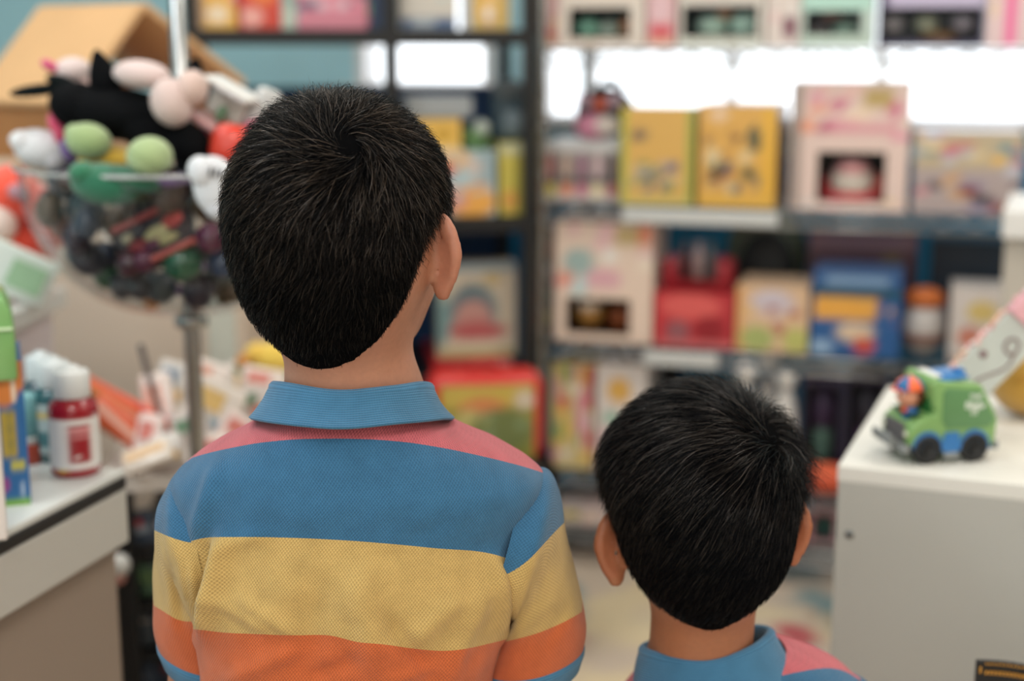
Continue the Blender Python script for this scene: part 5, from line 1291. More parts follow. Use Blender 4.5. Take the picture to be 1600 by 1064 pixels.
plush('plush_toy', 'pink plush scrap above the white plush foot', 92, 215, BYn, brim+.0, [('body', 92, 195, 0, 14, 22, .02, -.4, (206, 72, 106)), ('end', 96, 212, -.01, 10, 14, .015, 0, (196, 62, 96))])
plush('plush_toy', 'purple plush scrap right of the white plush foot', 112, 250, BYn-.05, brim-.01, [('body', 112, 236, 0, 15, 19, .02, -.5, (98, 72, 130)), ('end', 104, 228, -.005, 10, 12, .014, 0, (104, 78, 136))])
plush('plush_toy', 'lilac plush scrap on the bowl rim below the right green ball', 256, 292, BYn-.12, brim-.04, [('body', 255, 282, 0, 34, 11, .02, .05, (124, 96, 150)), ('end', 284, 280, 0, 14, 8, .015, .2, (116, 90, 142))])
plush('plush_toy', 'pale pink plush with a bright pink ear behind the black tail', 116, 140, BYn+.06, brim+.04, [('body', 114, 112, 0, 28, 22, .03, 0, (218, 198, 194)), ('paw', 128, 132, 0, 20, 16, .02, .3, (216, 186, 180)), ('ear', 78, 103, -.02, 15, 8, .012, .6, (206, 76, 116))])
# clear toy capsule pack on the right of the heap
p = at(352, 168, BYn); k = BYn/FPX
t = thing('toy_package', 'clear boxed toy with white card, tilted on the heap beside the dark hair', 'package', (p.x, BYn, brim+.06), R(-12))
M = xf((0, 0, p.z-brim-.06), ry=R(28))
MB().box((0, 0, 0), (82*k, .055, 66*k), M, .006).put('clear_shell', clear_mat('clear_plastic', (.92, .93, .92), .3, .08), t)
MB().box((-2*k, .012, 2*k), (62*k, .012, 46*k), M, .004).put('white_card', mat((206, 204, 196), .4, name='white_card'), t)
MB().box((0, -.0, 32*k), (82*k, .05, 9*k), M, .004).put('lid', mat((230, 228, 224), .3, name='white_lid'), t, True)
MB().box((-4*k, -.01, -30*k), (70*k, .045, 12*k), M, .004).put('pink_base', mat((224, 176, 176), .4, name='pale_pink_plastic'), t, True)
MB().ball((4*k, -.012, -8*k), (9*k, .01, 14*k), 12, 8, M).put('green_charm', mat((110, 150, 120), .3, name='green_plastic'), t, True)
p = at(390, 178, BYn+.02)
t = thing('toy_package', 'grey and pink bubble pack behind the tilted clear box', 'package', (p.x, p.y, p.z-.035), R(10))
MB().box((0, 0, .035), (46*k, .05, 92*k), xf(ry=R(24)), .012).put('bubble', mat((186, 186, 184), .2, name='grey_clear_plastic', coat=.4), t, True)
MB().ball((.008, -.02, .012), (24*k, .018, 22*k), 14, 9).put('pink_filling', mat((206, 100, 126), .6, name='pink_filling'), t, True)
p = at(305, 192, BYn)
t = thing('toy_package', 'crimson card edge under the tilted clear box', 'package', (p.x, p.y, p.z-.01), R(-10))
MB().box((0, 0, 0), (60*k, .03, 14*k), xf(ry=R(6)), .003).put('card', mat((176, 40, 66), .5, name='crimson_card'), t)
MB().box((.004, -.017, 0), (40*k, .002, 6*k), xf(ry=R(6))).put('print_strip', mat((226, 190, 190), .5, name='pale_print'), t)
# red banded cards inside the bowl, seen through the acrylic
def bowl_pt(px, py, inset=.02):                          # point just inside the near bowl wall along the photo ray
    d = ray(px, py); o = Vector((0, 0, CAM_H)); best = None
    for i in range(400):
        s = .6 + i*.003; P = o + d.normalized()*(s*1.0)
        zz = (P.z-bbot)/hgt
        if 0 <= zz <= 1:
            a = math.acos(max(-1, min(1, 1-zz))); rr = br*math.sin(a)**.85
            if math.hypot(P.x-bc.x, P.y-BY) < rr-inset: return P
    return at(px, py, BY)
p = bowl_pt(240, 368, .046)
t = thing('toy_card', 'dark toy card with two red speckled bands, tilted inside the clear bowl', 'toy card', p, R(-8))
M = xf((0, 0, 0), ry=R(-25), rx=R(-20))
MB().box((0, .004, 0), (118*k, .006, 74*k), M, .002).put('card', mat((44, 34, 40), .5, name='dark_card', noise=.3), t)
for z_, nm in ((34, 'red_band'), (-34, 'red_band')): MB().box((0, 0, z_*k), (122*k, .008, 9*k), M, .002).put(nm, mat((190, 92, 86), .5, name='red_speckle', noise=.35, nscale=300), t)
for i, (x, z_, a_, b_, c) in enumerate(((-30, -6, 18, 12, (130, 40, 46)), (6, 2, 22, 11, (186, 176, 130)), (36, 10, 18, 12, (170, 40, 44)), (-6, -12, 16, 8, (96, 40, 70)), (20, -14, 18, 7, (180, 170, 120)), (-42, 14, 10, 8, (170, 160, 130)))):
    MB().ball((x*k, 0, z_*k), (a_*k, .004, b_*k), 12, 8, M).put('printed_motif', mat(c, .5, name='motif'), t, True)
DOMES = []
def dome(px, py, r_px, c, label, gloss=.15):
    p = bowl_pt(px, py, r_px*k+.012); DOMES.append((p.copy(), r_px*k*1.12)); t = thing('toy_capsule', label, 'capsule', (p.x, p.y, p.z-r_px*k))
    MB().lathe([(r_px*k*math.cos(a), r_px*k*(1+math.sin(a))) for a in np.linspace(-math.pi/2+.01, math.pi/2-.01, 14)], 22).put('capsule_shell', mat(c, gloss, name='capsule_plastic', coat=.5), t, True)
    MB().lathe([(r_px*k*1.02, r_px*k*.96), (r_px*k*1.05, r_px*k), (r_px*k*1.02, r_px*k*1.04)], 22).put('capsule_seam', mat(tuple(int(v*.6) for v in c), .3, name='capsule_seam'), t, True)
dome(285, 410, 30, (30, 96, 70), 'shiny green toy capsule inside the bowl below the banded card')
dome(170, 428, 26, (24, 90, 54), 'dark green toy capsule low at the left inside the bowl')
dome(205, 412, 22, (70, 30, 44), 'maroon toy capsule inside the bowl left of the green one')
dome(226, 408, 18, (92, 30, 62), 'plum toy capsule touching the shiny green one')
dome(330, 372, 24, (96, 28, 66), 'magenta toy capsule inside the bowl at the right of the banded card')
dome(350, 410, 26, (30, 60, 96), 'navy toy capsule inside the bowl beside the dark hair')
dome(100, 350, 24, (120, 72, 56), 'brown toy capsule inside the bowl at its left wall')
dome(125, 395, 24, (60, 66, 72), 'slate toy capsule inside the bowl at its lower left wall')
dome(255, 448, 26, (36, 72, 116), 'blue toy capsule low inside the bowl above the orange one')
dome(238, 468, 16, (226, 140, 50), 'orange toy capsule at the bottom of the bowl')
p = bowl_pt(306, 436, .05)
t = thing('toy_ring', 'purple plastic ring lying inside the bowl at its lower right', 'toy ring', p)
MB().tube([(38*k*math.cos(a), .01*math.sin(a), 15*k*math.sin(a)) for a in np.linspace(0, 2*math.pi, 28, endpoint=False)], 6*k, 10, True, False, xf(ry=R(-20))).put('ring', mat((120, 82, 150), .25, name='purple_plastic'), t, True)
MB().ball((34*k, -.002, 0), 9*k, 12, 8, xf(ry=R(-20))).put('bead', mat((150, 110, 176), .25, name='lilac_plastic'), t, True)
# filler toys: small eggs deeper in the bowl (too buried to tell apart)
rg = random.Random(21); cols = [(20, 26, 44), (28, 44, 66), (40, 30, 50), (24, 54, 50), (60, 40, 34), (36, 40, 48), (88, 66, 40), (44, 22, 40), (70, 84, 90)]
proto = {'pts': list(DOMES)}
cnt = 0
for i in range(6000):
    rr = br*math.sqrt(rg.random())*.86; an = rg.uniform(0, 2*math.pi); z_ = rg.uniform(.02, .98)*hgt
    a = math.acos(max(-1, min(1, 1-z_/hgt))); lim = br*math.sin(a)**.85
    s_ = rg.uniform(.018, .028)
    P = Vector((bc.x+rr*math.cos(an), BY+.01+rr*math.sin(an), bbot+z_))
    z2_ = max(z_-.75*s_, 0); lim2 = br*math.sin(math.acos(max(-1, min(1, 1-z2_/hgt))))**.85
    if math.hypot(P.x-bc.x, P.y-BY) > min(lim-s_*1.3, lim2-s_*.75) or P.z-s_ < bbot+.006 or math.hypot(P.x-bc.x, P.y-BY) < s_*1.3+.014: continue
    qx, qy = to_px([P])[0]
    if P.y > BY+.05 or (P.y > BY-.03 and qx > 380): continue
    if P.y < BY-.03 and 150 < qx < 325 and 300 < qy < 440: continue
    if any((P-q).length < (s_+r_q)*.86 for q, r_q in proto.get('pts', [])): continue
    proto.setdefault('pts', []).append((P, s_))
    if cnt == 0:
        base_o = MB().ball((0, 0, 0), (1, .8, .72), 14, 9).put('toy_egg', None, None, True); tmpl = base_o.data
        o = base_o
    else:
        o = bpy.data.objects.new('toy_egg', tmpl); C.objects.link(o)
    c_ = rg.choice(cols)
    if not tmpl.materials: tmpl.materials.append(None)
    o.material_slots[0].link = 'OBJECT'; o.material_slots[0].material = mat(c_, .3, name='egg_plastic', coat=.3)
    o.location = P; o.scale = (s_,)*3; o.rotation_euler = (rg.uniform(0, 3), rg.uniform(0, 3), rg.uniform(0, 3))
    cn = ('black navy', 'dark blue', 'dark plum', 'dark teal', 'dark brown', 'charcoal', 'olive brown', 'dark magenta', 'grey green')[cols.index(c_)]
    qx, qy = to_px([P])[0]
    hz_ = 'high' if qy < 335 else 'midway up' if qy < 400 else 'low'
    ps = 'at the left wall' if qx < 115 else 'left of the banded card' if qx < 175 else 'under the banded card' if qx < 250 else 'behind the banded card' if qx < 325 else 'beside the dark hair' if qx < 400 else 'hidden by the dark head'
    fr = 'near the front' if P.y < BY-.09 else 'deep inside' if P.y > BY-.02 else 'in the middle layer'
    tag(o, '%s toy egg %s, %s, %s' % (cn, ps, hz_, fr), 'toy egg', 'toy eggs heaped in the clear bowl')
    cnt += 1
    if cnt >= 150: break

# ---- display table with bagged toys, orange packs, lower rack of dark toy packs
TZ = at(240, 742, 1.98).z
TT = Frame((at(300, 742, 1.98).x, 1.98), R(6))
tb = thing('display_table', 'low black display table between the counter and the taller person', 'table', TT.w(0, 0, 0), TT.a)
x0, x1 = TT.hit(150, 745, 0)[0], TT.hit(560, 745, 0)[0]
MB().box(((x0+x1)/2, .24, TZ-.012), (x1-x0, .48, .024), None, .003).put('table_top', mat((214, 206, 196), .5, name='white_table_board'), tb)
for x in (x0+.03, x1-.03):
    for y in (.03, .45): MB().box((x, y, (TZ-.024)/2), (.03, .03, TZ-.024), None, .003).put('leg', BLACKM, tb)
LZ = [TT.hit(240, py, .03)[1] for py in (868, 946, 1026, 1100)]
for z_ in LZ: MB().box(((x0+x1)/2, .24, z_-.006), (x1-x0-.064, .40, .012), None, .002).put('lower_shelf', BLACKM, tb)
def pack(F, px, py, d, zoff, wpx, hpx, th, ang, c, band, label, group=None, name='toy_pack', tilt=0.0, cat='toy pack', zmin=None, sit=False):
    x, z = F.hit(px, py, d); kk = F.w(x, d).length/FPX
    M = xf((0, 0, hpx*kk/2), ry=ang, rx=tilt)
    low_ = min((M @ Vector((a*wpx*kk/2, b*(th/2+.002), c2*hpx*kk/2))).z for a in (-1, 1) for b in (-1, 1) for c2 in (-1, 1))
    zz_ = z-hpx*kk/2
    if zmin is not None: zz_ = max(zz_, zmin-low_+.001) if not sit else zmin-low_+.001
    t = thing(name, label, cat, F.w(x, d, zz_), F.a, group)
    MB().box((0, 0, 0), (wpx*kk, th, hpx*kk), M, min(th*.3, .006)).put('pack_body', mat(c, .35, name='glossy_pack', coat=.2), t, True)
    n = 0
    for (u, v, a, b, cc) in band:
        MB().box((u*wpx*kk, -th/2-.001, v*hpx*kk), (a*wpx*kk, .0016, b*hpx*kk), M).put('print_panel', mat(cc, .45, name='pack_print'), t)
    return t
pack(TT, 172, 622, .13, 0, 212, 30, .03, R(31), (226, 92, 64), [(0, -.25, .95, .3, (226, 176, 160)), (.30, .1, .2, .6, (206, 60, 46))], 'long orange red pack slanting down to the pole, topmost of three', tilt=R(-10), zmin=TZ)
pack(TT, 170, 668, .09, 0, 176, 52, .03, R(36), (214, 112, 58), [(-.1, .1, .35, .5, (150, 100, 50)), (.25, .25, .4, .3, (226, 150, 130))], 'orange pack with a brown patch slanting under the long one', tilt=R(-10), zmin=TZ)
pack(TT, 200, 708, .05, 0, 130, 34, .03, R(46), (216, 96, 60), [(0, 0, .9, .3, (230, 180, 160))], 'short red orange pack, lowest of the slanting three', tilt=R(-10), zmin=TZ)
cs = [((236, 224, 216), (226, 170, 150)), ((226, 206, 200), (206, 120, 110)), ((216, 212, 206), (130, 150, 170)), ((232, 222, 212), (226, 190, 120)), ((206, 196, 190), (96, 130, 100)), ((230, 216, 206), (220, 140, 130))]
where = ['beside the chrome pole', 'left of the pole', 'behind the pole', 'right of the pole', 'under the collar edge', 'at the foot of the heap', 'at the top of the heap', 'behind the shoulder', 'next to the dark stick', 'touching the shoulder', 'in the middle of the heap', 'far back in the heap']
spots = [(250, 640, .16, 48, 110, -.15), (232, 690, .04, 40, 80, .2), (268, 600, .2, 50, 70, .3), (330, 640, .10, 84, 90, .5), (392, 632, .16, 80, 50, -.2), (330, 712, -.01, 76, 56, .2), (318, 590, .24, 70, 56, .35), (372, 680, .03, 70, 60, .6), (262, 715, .02, 50, 50, -.3), (404, 628, .37, 96, 76, .0), (300, 672, .06, 56, 60, -.4), (410, 600, .30, 70, 50, .2)]
for i, (px, py, d, wp, hp, ang) in enumerate(spots):
    c, b2 = cs[i % 6]
    pack(TT, px, py, d, 0, wp, hp, .028, ang, c, [(-.1, .15, .5, .35, b2), (.2, -.25, .35, .25, ((150, 176, 190), (200, 90, 70), (226, 180, 90))[i % 3])], 'pale bagged toy '+where[i], 'bagged toys heaped on the low table', tilt=R(-18), zmin=TZ)
pack(TT, 240, 614, .07, 0, 9, 160, .01, R(-12), (90, 84, 84), [(0, .3, .6, .3, (120, 110, 110))], 'dark thin stick standing in the heap left of the pole', name='toy_stick', cat='stick')
# yellow and green plush flower near the taller person's jaw
plush('plush_toy', 'yellow plush flower with green leaves beside the nape of the taller person', 410, 590, 2.36, at(410, 584, 2.36).z,
    [('petals', 424, 562, 0, 34, 28, .03, 0, (230, 196, 86)), ('petals', 402, 552, 0, 20, 18, .03, 0, (226, 186, 80)), ('leaf', 384, 580, 0, 24, 12, .02, .4, (96, 130, 70)), ('leaf', 440, 584, 0, 22, 9, .02, 0, (120, 150, 80)), ('centre', 380, 565, -.02, 12, 12, .015, 0, (196, 130, 50))])
# white paper pads at the near table edge
pack(TT, 232, 752, -.02, 0, 80, 40, .02, R(-20), (226, 214, 200), [(0, .1, .8, .3, (230, 190, 140))], 'white paper pack at the near edge of the low table', tilt=R(-40), zmin=TZ)
# dark toy packs on the lower shelves
low = [(220, 830, (58, 72, 90), [(-.1, .2, .5, .2, (176, 50, 50)), (.1, 0, .5, .2, (150, 160, 170))], 'dark pack with red stripe, top left of the low rack'), (262, 838, (66, 74, 80), [(0, .1, .6, .2, (206, 196, 206)), (0, -.25, .4, .2, (150, 40, 60))], 'dark pack with white stripe, beside the striped sleeve'),
       (230, 905, (70, 100, 76), [(.1, .1, .5, .4, (84, 110, 70)), (-.2, -.2, .3, .3, (24, 40, 34))], 'dark green pack in the middle of the low rack'), (268, 905, (62, 92, 68), [(0, 0, .5, .5, (64, 96, 60))], 'mossy green pack beside the sleeve in the low rack'),
       (220, 985, (40, 52, 62), [(0, .3, .8, .08, (150, 140, 130))], 'black pack with a grey line in the low rack'), (262, 985, (46, 58, 66), [(0, .1, .5, .3, (60, 62, 64))], 'black pack with a grey patch in the low rack'), (222, 1050, (34, 52, 72), [(0, 0, .5, .3, (70, 80, 96))], 'navy pack at the bottom left of the low rack'), (266, 1055, (34, 48, 64), [(0, .2, .4, .3, (110, 50, 60))], 'navy pack with a dull red patch at the bottom')]
for i, (px, py, c, b, lb) in enumerate(low): pack(TT, px, py, .07+.01*(i % 2), 0, 48, 54, .03, R(-8+5*(i % 3)), c, b, lb, 'dark toy packs on the low rack', tilt=R(-6), zmin=LZ[i//2], sit=True)
p = at(186, 888, 1.93); k2 = 1.93/FPX
t = thing('toy_bulb', 'small white toy bulb with orange tip hanging by the counter corner', 'toy', (p.x, p.y, p.z-.02))
MB().ball((0, 0, .02+6*k2), (19*k2, .016, 20*k2), 16, 10).put('bulb', mat((206, 206, 200), .2, name='white_gloss', coat=.5), t, True)
MB().ball((-10*k2, 0, .02+42*k2), (10*k2, .008, 12*k2), 14, 9).put('tip', mat((232, 130, 84), .3, name='orange_tip'), t, True)
MB().ball((-3*k2, 0, .02-16*k2), (14*k2, .012, 12*k2), 14, 9).put('foot', mat((176, 120, 110), .4, name='dusky_foot'), t, True)
# ------------------------------------------------------------------ right side: white cabinet and what stands on it
KZ = .81
ck = on_z(1309, 727, KZ)
FK = Frame((ck.x, ck.y), R(-22))
CABW = mat((178, 177, 170), .45, name='white_cabinet_board')
kb = thing('cabinet', 'white board cabinet at right with a green toy truck on top', 'cabinet', FK.w(0, 0, 0), FK.a)
KW, KD = .9, .41
MB().box((KW/2, KD/2, KZ-.009), (KW, KD, .018), None, .0015).put('cabinet_top', mat((222, 220, 212), .4, name='white_cabinet_top'), kb)
MB().box((KW/2, .009, (KZ-.018)/2+.02), (KW-.002, .018, KZ-.018-.04), None, .001).put('side_panel', CABW, kb)
MB().box((.009, KD/2+.01, (KZ-.018)/2+.02), (.018, KD-.02, KZ-.018-.04), None, .001).put('side_panel', CABW, kb)
MB().box((KW-.009, KD/2+.01, (KZ-.018)/2+.02), (.018, KD-.02, KZ-.018-.04), None, .001).put('side_panel', CABW, kb)
MB().box((KW/2, KD-.006, (KZ-.018)/2+.02), (KW-.04, .01, KZ-.018-.04)).put('back_panel', CABW, kb)
for x in (.05, KW-.05):
    for y in (.05, KD-.05): MB().lathe([(.02, 0), (.02, .02)], 14, (x, y, 0)).put('foot', BLACKM, kb)
sx, sz = FK.hit(1327, 835, 0)
Ms = xf((sx, -.0005, sz), rx=R(90))
sc = MB().lathe([(0.0, 0.0), (.0046, 0), (.0046, .0008), (.0030, .0018), (0, .0018)], 18, (0, 0, 0), Ms).put('screw', mat((120, 124, 126), .3, 1.0, name='screw_steel'), kb, True)
MB().box((0, 0, .0019), (.0036, .0009, .0004), Ms).put('screw_slot', mat((20, 22, 24), .5, name='slot_dark'), sc)

# green toy truck
tw = on_z(1476, 722, KZ); k = tw.length/FPX*1.0
t = thing('toy_truck', 'green toy truck with blue skirts and black wheels on the white cabinet', 'toy truck', (tw.x, tw.y+.03, KZ), R(191))
# local x = forwards (to the left in the photo), y = away on the far side is negative; z up, in metres
u = 130*k/100.0                                          # a hundredth of the truck length
GRN = mat((124, 166, 98), .35, name='green_toy_plastic', coat=.2); GRD = mat((92, 138, 88), .4, name='deep_green_plastic')
BLU = mat((38, 112, 176), .35, name='blue_toy_plastic', coat=.2); GRY = mat((132, 136, 136), .4, name='grey_toy_plastic')
P = lambda pts: [(x*u, z*u) for x, z in pts]
W = 33*u
body = P([(-48, 20), (-50, 46), (-46, 54), (-30, 82), (-26, 84), (14, 88), (18, 91), (24, 90), (27, 84), (24, 62), (20, 54), (34, 50), (46, 42), (50, 34), (49, 22), (40, 16), (-42, 16)])
MB().prism(body, -W, W, None, 2.2*u).put('body', GRN, t, True)
side = P([(-46, 46), (-28, 78), (10, 82), (14, 78), (14, 46), (8, 38), (-40, 38)])
for s_ in (-1, 1):
    a, b = (W-.5*u, W+1.2*u) if s_ > 0 else (-W-1.2*u, -W+.5*u)
    MB().prism(side, a, b, None, .8*u).put('side_panel', GRD, t, True)
    sk = [(-38+0, 30)]
    arch = lambda cx: [(cx+17*math.cos(q), 19+17*math.sin(q)) for q in np.linspace(math.pi*.93, math.pi*.07, 9)]
    sk = P([(46, 20)] + arch(29)[::-1] + [(10, 34)] + [(-6, 34)] + arch(-24)[::-1][0:] + [(-42, 14), (-5, 14), (-5, 10), (10, 10), (10, 14), (44, 14)])
    a, b = (W, W+2.0*u) if s_ > 0 else (-W-2.0*u, -W)
    MB().prism(sk, a, b, None, .4*u).put('skirt', BLU, t)
    MB().box((2*u, s_*(W+1.4*u), 9*u), (17*u, 3*u, 7*u), None, .8*u).put('step', GRY, t, True)
    for cx in (29, -24):
        Mw = xf((cx*u, s_*(W-3*u), 16.5*u), rx=R(-90*s_))
        wh = MB().lathe([(0, -5*u), (14*u, -5*u), (16*u, -3.6*u), (16.5*u, 0), (16.5*u, 4*u), (15*u, 5.6*u), (10*u, 6*u), (9*u, 5*u), (4*u, 5*u), (3*u, 6*u), (0, 6*u)], 30, (0, 0, 0), Mw).put('wheel', mat((16, 17, 19), .6, name='black_rubber'), t, True)
        MB().lathe([(8.6*u, 5.02*u), (8.6*u, 5.5*u), (7.6*u, 5.6*u), (7.4*u, 5.02*u)], 24, (0, 0, 0), Mw).put('hub', mat((30, 32, 34), .4, name='hub_black'), wh, True)
MB().box((-8*u, 0, 88*u), (40*u, 2*W*.74, 3.4*u), xf(ry=R(6), loc=(0, 0, 0)), 1*u).put('roof_plate', BLU, t, True)
MB().box((-18*u, W*.1, 93*u), (9*u, 12*u, 5*u), None, 1*u).put('roof_knob', BLU, t, True)
MB().box((8*u, 0, 92*u), (10*u, 2*W*.6, 2*u), xf(ry=R(4)), .6*u).put('roof_light', mat((226, 226, 220), .3, name='white_plastic'), t, True)
MB().box((35*u, 0, 50.4*u), (20*u, 2*W*.72, 1*u), xf(ry=R(0)), .3*u).put('cockpit_floor', mat((24, 70, 36), .6, name='dark_green_inside'), t, True)
MB().box((24.0*u, 0, 66*u), (2*u, 2*W*.74, 30*u), None, .8*u).put('seat_back', mat((40, 110, 50), .5, name='dark_green_seat'), t, True)
MB().box((50.4*u, 0, 32*u), (4*u, 2*W*.62, 20*u), None, 1*u).put('grille', mat((96, 94, 96), .5, name='grey_grille'), t, True)
for s_ in (-1, 1): MB().lathe([(0, 0), (3.6*u, 0), (3.2*u, 1.6*u), (0, 2*u)], 16, (0, 0, 0), xf((50*u, s_*W*.78, 32*u), ry=R(90))).put('headlight', mat((220, 220, 200), .2, name='lamp_clear'), t, True)
mb = MB(); mb.box((53*u, 0, 17*u), (6*u, 2.15*W, 9*u), None, 1.4*u)
mb.box((60*u, -.25*W, 24*u), (16*u, 6*u, 4*u), xf(), 1*u); mb.box((60*u, .45*W, 22*u), (14*u, 6*u, 4*u), xf(), 1*u); mb.box((66*u, .1*W, 26*u), (4*u, 1.3*W, 10*u), xf(), 1.2*u)
mb.put('front_bumper', GRY, t, True)
MB().box((-50*u, 0, 17*u), (6*u, 2.05*W, 9*u), None, 1.4*u).put('rear_bumper', GRY, t, True)
# white lettering on the near side panel (three short lines)
def text_mesh(txt, size, material, parent, M, name='lettering'):
    cu = bpy.data.curves.new('lettering', 'FONT'); cu.body = txt; cu.size = size; cu.align_x = 'CENTER'; cu.align_y = 'CENTER'; cu.extrude = .0002; cu.offset = size*.02
    tmp = bpy.data.objects.new('lettering', cu); C.objects.link(tmp)
    dg = bpy.context.evaluated_depsgraph_get(); me = bpy.data.meshes.new_from_object(tmp.evaluated_get(dg))
    bpy.data.objects.remove(tmp); me.transform(M); me.materials.clear(); me.materials.append(material)
    o = bpy.data.objects.new(name, me); C.objects.link(o); o.parent = parent; return o
WHT = mat((232, 236, 228), .5, name='white_print')
tx = MB()
Mt = Matrix.Translation((-22*u, W+1.32*u, 62*u)) @ Matrix.Rotation(R(180), 4, 'Z') @ Matrix.Rotation(R(90), 4, 'X')
text_mesh('THE', 7.5*u, WHT, t, Matrix.Translation((0, 0, 9*u)) @ Mt)
text_mesh('Bligle', 10.5*u, WHT, t, Mt)
text_mesh('ET', 7*u, WHT, t, Matrix.Translation((0, 0, -8*u)) @ Mt)
# driver figure
dr = thing('toy_figure', 'small toy driver in an orange and blue cap sitting in the green truck', 'toy figure', t.matrix_basis @ Vector((37*u, 6*u, 44*u)), R(191))
MB().ball((0, 0, 6*u), (9*u, 10*u, 11*u), 16, 10).put('torso', mat((28, 92, 150), .4, name='blue_shirt'), dr, True)
MB().ball((8*u, 2*u, 10*u), (3*u, 5*u, 3*u), 12, 8).put('scarf', mat((226, 96, 52), .4, name='orange_scarf'), dr, True)
hd = MB().ball((2*u, 0, 25*u), (13*u, 12.5*u, 13.5*u), 20, 14).put('head', mat((214, 150, 120), .45, name='toy_skin'), dr, True)
MB().ball((14.5*u, 0, 23.5*u), (2.6*u, 2.2*u, 2.2*u), 10, 7).put('nose', mat((206, 136, 106), .45, name='toy_skin_dark'), hd, True)
for s_ in (-1, 1):
    MB().ball((12.2*u, s_*4.6*u, 28*u), (1.8*u, 2.6*u, 3*u), 10, 7).put('eye', mat((230, 228, 220), .3, name='white_dot'), hd, True)
    MB().ball((1*u, s_*12.4*u, 24*u), (3*u, 1.6*u, 3.6*u), 10, 7).put('ear', mat((206, 140, 110), .45, name='toy_skin_ear'), hd, True)
hr = MB(); hr.ball((-3.4*u, 0, 25.6*u), (11*u, 12.4*u, 12.4*u), 18, 12); hr.put('hair', mat((96, 44, 26), .6, name='brown_toy_hair'), dr, True)
n = 6
for i in range(n):                                       # cap gores, alternately orange and blue
    a0, a1 = 2*math.pi*i/n, 2*math.pi*(i+1)/n; vs = []; fs = []
    for j in range(8):
        e = j/7*math.pi/2
        for m_ in range(5):
            a = a0+(a1-a0)*m_/4
            vs.append((2*u+16*u*math.cos(e)*math.cos(a), 15.4*u*math.cos(e)*math.sin(a), 32*u+14*u*math.sin(e)))
    fs = [(j*5+m_, j*5+m_+1, (j+1)*5+m_+1, (j+1)*5+m_) for j in range(7) for m_ in range(4)]
    put('cap_gore', vs, fs, mat((236, 104, 56) if i % 2 else (36, 104, 160), .4, name='cap_plastic'), dr, True)
MB().ball((2*u, 0, 46*u), 2.2*u, 10, 7).put('cap_button', mat((226, 180, 160), .4, name='cap_button'), dr, True)
MB().ball((14*u, 0, 32*u), (8*u, 11*u, 1.6*u), 16, 8).put('cap_brim', mat((232, 96, 50), .4, name='cap_brim'), dr, True)

# leaning white panel with swirls, beaded edge and pink top
pz = at(1530, 560, 1.86)
q0, q1 = at(1475, 612, 1.86), at(1620, 440, 1.86)          # left long edge
c_ = at(1552, 560, 1.645)
pl = thing('toy_box', 'slim leaning white box with brown swirls, a beaded edge and pink end', 'box', (at(1500, 640, 1.645).x, 1.645, KZ), R(-4))
ang = math.atan2((172), (145))                             # slope of the strip in the photo
cl = Vector((c_.x-pl.location.x, 0, c_.z-KZ)); kp = 1.645/FPX
Mp = Matrix.Translation(cl) @ Matrix.Rotation(-R(49), 4, 'Y')
MB().box((33*kp, .008, 0), (214*kp, .016, 74*kp), Mp, .003).put('panel_board', mat((196, 200, 194), .45, name='pale_grey_board'), pl)
MB().box((118*kp, .0, 2*kp), (96*kp, .022, 78*kp), Mp, .004).put('pink_end', mat((226, 170, 178), .5, name='pink_board'), pl)
SW = mat((132, 106, 104), .5, name='brown_swirl')
def swirl(pts, r0, r1):
    n = len(pts); mb = MB(); mb.tube([(x*kp, -.0008, z*kp) for x, z in pts], [ (r0+(r1-r0)*i/(n-1))*kp for i in range(n)], 6, M=Mp); mb.put('swirl', SW, pl, True)
s1 = [(-78+i*5, -14+10*math.sin(i*.28)) for i in range(22)]
cx0, cz0 = s1[-1]
s1 += [(cx0+2+ (20-.55*i)*math.sin(i*.22), cz0+ (20-.55*i)*(1-math.cos(i*.22))*.9) for i in range(1, 34)]
swirl(s1, 1.6, 2.6)
swirl([(-66+ (15-.42*i)*math.cos(2.8-i*.25), 14+(15-.42*i)*math.sin(2.8-i*.25)) for i in range(26)], 2.0, 1.2)
swirl([(-92+ (12-.4*i)*math.cos(2.4-i*.25), 20+(12-.4*i)*math.sin(2.4-i*.25)) for i in range(22)], 1.6, 1.0)
MB().ball((-6*kp, -.001, 18*kp), (6*kp, .002, 6*kp), 12, 8, Mp).put('heart', mat((110, 50, 62), .5, name='plum_heart'), pl, True)
rg = random.Random(3); bead = None
for i in range(46):
    x = (-72+i*4.6)*kp; zz_ = (38+rg.uniform(-1, 3))*kp; cc = rg.choice([(236, 190, 186), (240, 226, 220), (226, 160, 160), (220, 180, 150)])
    MB().ball((x, .004+rg.uniform(-.006, .006), zz_), rg.uniform(3.0, 5.2)*kp, 8, 5, Mp).put('bead', mat(cc, .15, name='pearl_bead', coat=.6), pl, True)
# mustard plush behind the truck
py_ = on_z(1600, 668, KZ)
yb = thing('plush_toy', 'mustard yellow round plush bag behind the truck, under the leaning panel', 'plush toy', (at(1606, 640, 1.715).x, 1.715, KZ+.001), R(-4))
ks = 1.715/FPX
MB().ball((8*ks, 0, 60*ks), (72*ks, .05, 62*ks), 26, 18).put('plush_body', mat((184, 138, 46), .9, name='mustard_fabric', bump=.4, nscale=160, sheen=.3), yb, True)
MB().tube([(-40*ks+i*6*ks, -.047+.0006*(i-7)**2*.05, 66*ks+10*ks*math.sin(i*.5)) for i in range(15)], 2*ks, 6).put('seam', mat((170, 124, 40), .9, name='mustard_seam'), yb, True)
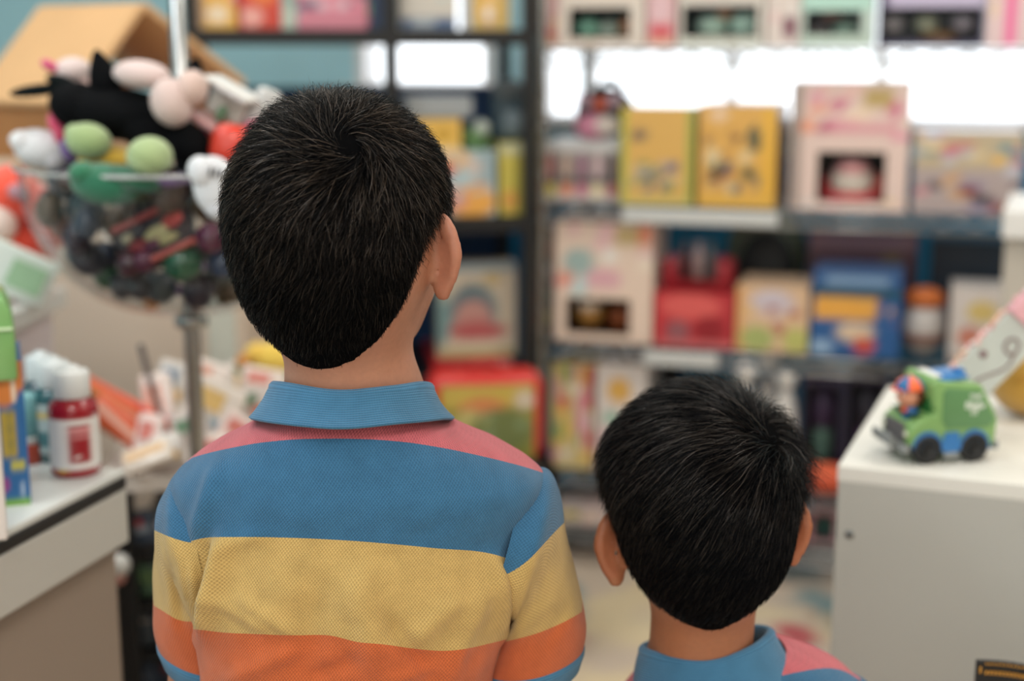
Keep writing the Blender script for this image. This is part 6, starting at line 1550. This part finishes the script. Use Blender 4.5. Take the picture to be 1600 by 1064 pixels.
# white plinth at the far right
pw = at(1567, 330, 2.55); zt_p = at(1590, 326, 2.55).z; pr = at(1760, 330, 2.55)
pn = thing('plinth', 'white display plinth at the right picture edge, before the shelves', 'plinth', (pw.x+.004, 2.55, 0), R(-21))
wp = pr.x-pw.x
MB().box((wp/2, .16, (zt_p-.05)/2), (wp-.006, .32, zt_p-.05), None, .002).put('plinth_body', mat((196, 188, 176), .5, name='warm_white_board'), pn)
MB().box((wp/2, .155, zt_p-.026), (wp+.006, .35, .052), None, .004).put('plinth_cap', mat((232, 230, 226), .4, name='white_cap_board'), pn)
# grey cloth bag with black zip in the lower right corner
zb_ = at(1566, 1040, 1.22)
bg = thing('cloth_bag', 'pale grey cloth bag with a black gold toothed zip, lower right corner', 'bag', (zb_.x+.03, 1.22, 0), R(-8))
hz = zb_.z; kz = 1.22/FPX*1.1
mb = MB(); secs = []
for z_, rx_, ry_ in ((0, .10, .055), (.02, .115, .065), (hz*.3, .12, .07), (hz*.7, .115, .062), (hz*.93, .085, .036), (hz-.014, .07, .018)): secs.append((z_, rx_, ry_))
vs = []; fs = []; nn = 36
for z_, rx_, ry_ in secs:
    for i in range(nn):
        a = 2*math.pi*i/nn; vs.append((.035+rx_*math.copysign(abs(math.cos(a))**.7, math.cos(a)), ry_*math.copysign(abs(math.sin(a))**.7, math.sin(a)), z_))
for j in range(len(secs)-1):
    for i in range(nn): fs.append((j*nn+i, j*nn+(i+1) % nn, (j+1)*nn+(i+1) % nn, (j+1)*nn+i))
fs += [tuple(range(nn-1, -1, -1)), tuple((len(secs)-1)*nn+i for i in range(nn))]
put('bag_body', vs, fs, mat((186, 182, 172), .85, name='grey_canvas', noise=.08, nscale=120, bump=.2), bg, True)
lft = at(1531, 1036, 1.21).x-bg.location.x
curve = [(lft+i*.0068, -.016, hz-.004+.0012*math.sin(i*.5)-.0003*i) for i in range(20)]
mb = MB()
for i in range(19):
    a, b = Vector(curve[i]), Vector(curve[i+1]); mb.box(((a.x+b.x)/2, -.012, (a.z+b.z)/2), (.0074, .005, .022))
mb.put('zip_tape', mat((14, 14, 16), .7, name='black_tape'), bg)
GOLD = mat((206, 160, 84), .25, 1.0, name='gold_brass')
mb = MB()
for i in range(36):
    f = 1.2+i*.5; j = int(f); a = Vector(curve[min(j, 18)]).lerp(Vector(curve[min(j+1, 19)]), f-j)
    mb.box((a.x, -.0155, a.z+.0015), (.0017, .0024, .0040), None); mb.box((a.x, -.0145, a.z+.0095), (.0017, .0022, .0018), None)
o = mb.put('zip_teeth', GOLD, bg); o['kind'] = 'stuff'
MB().box((curve[0][0]+.003, -.0165, curve[0][2]+.004), (.0024, .0024, .007), None, .001).put('zip_stop', GOLD, bg)
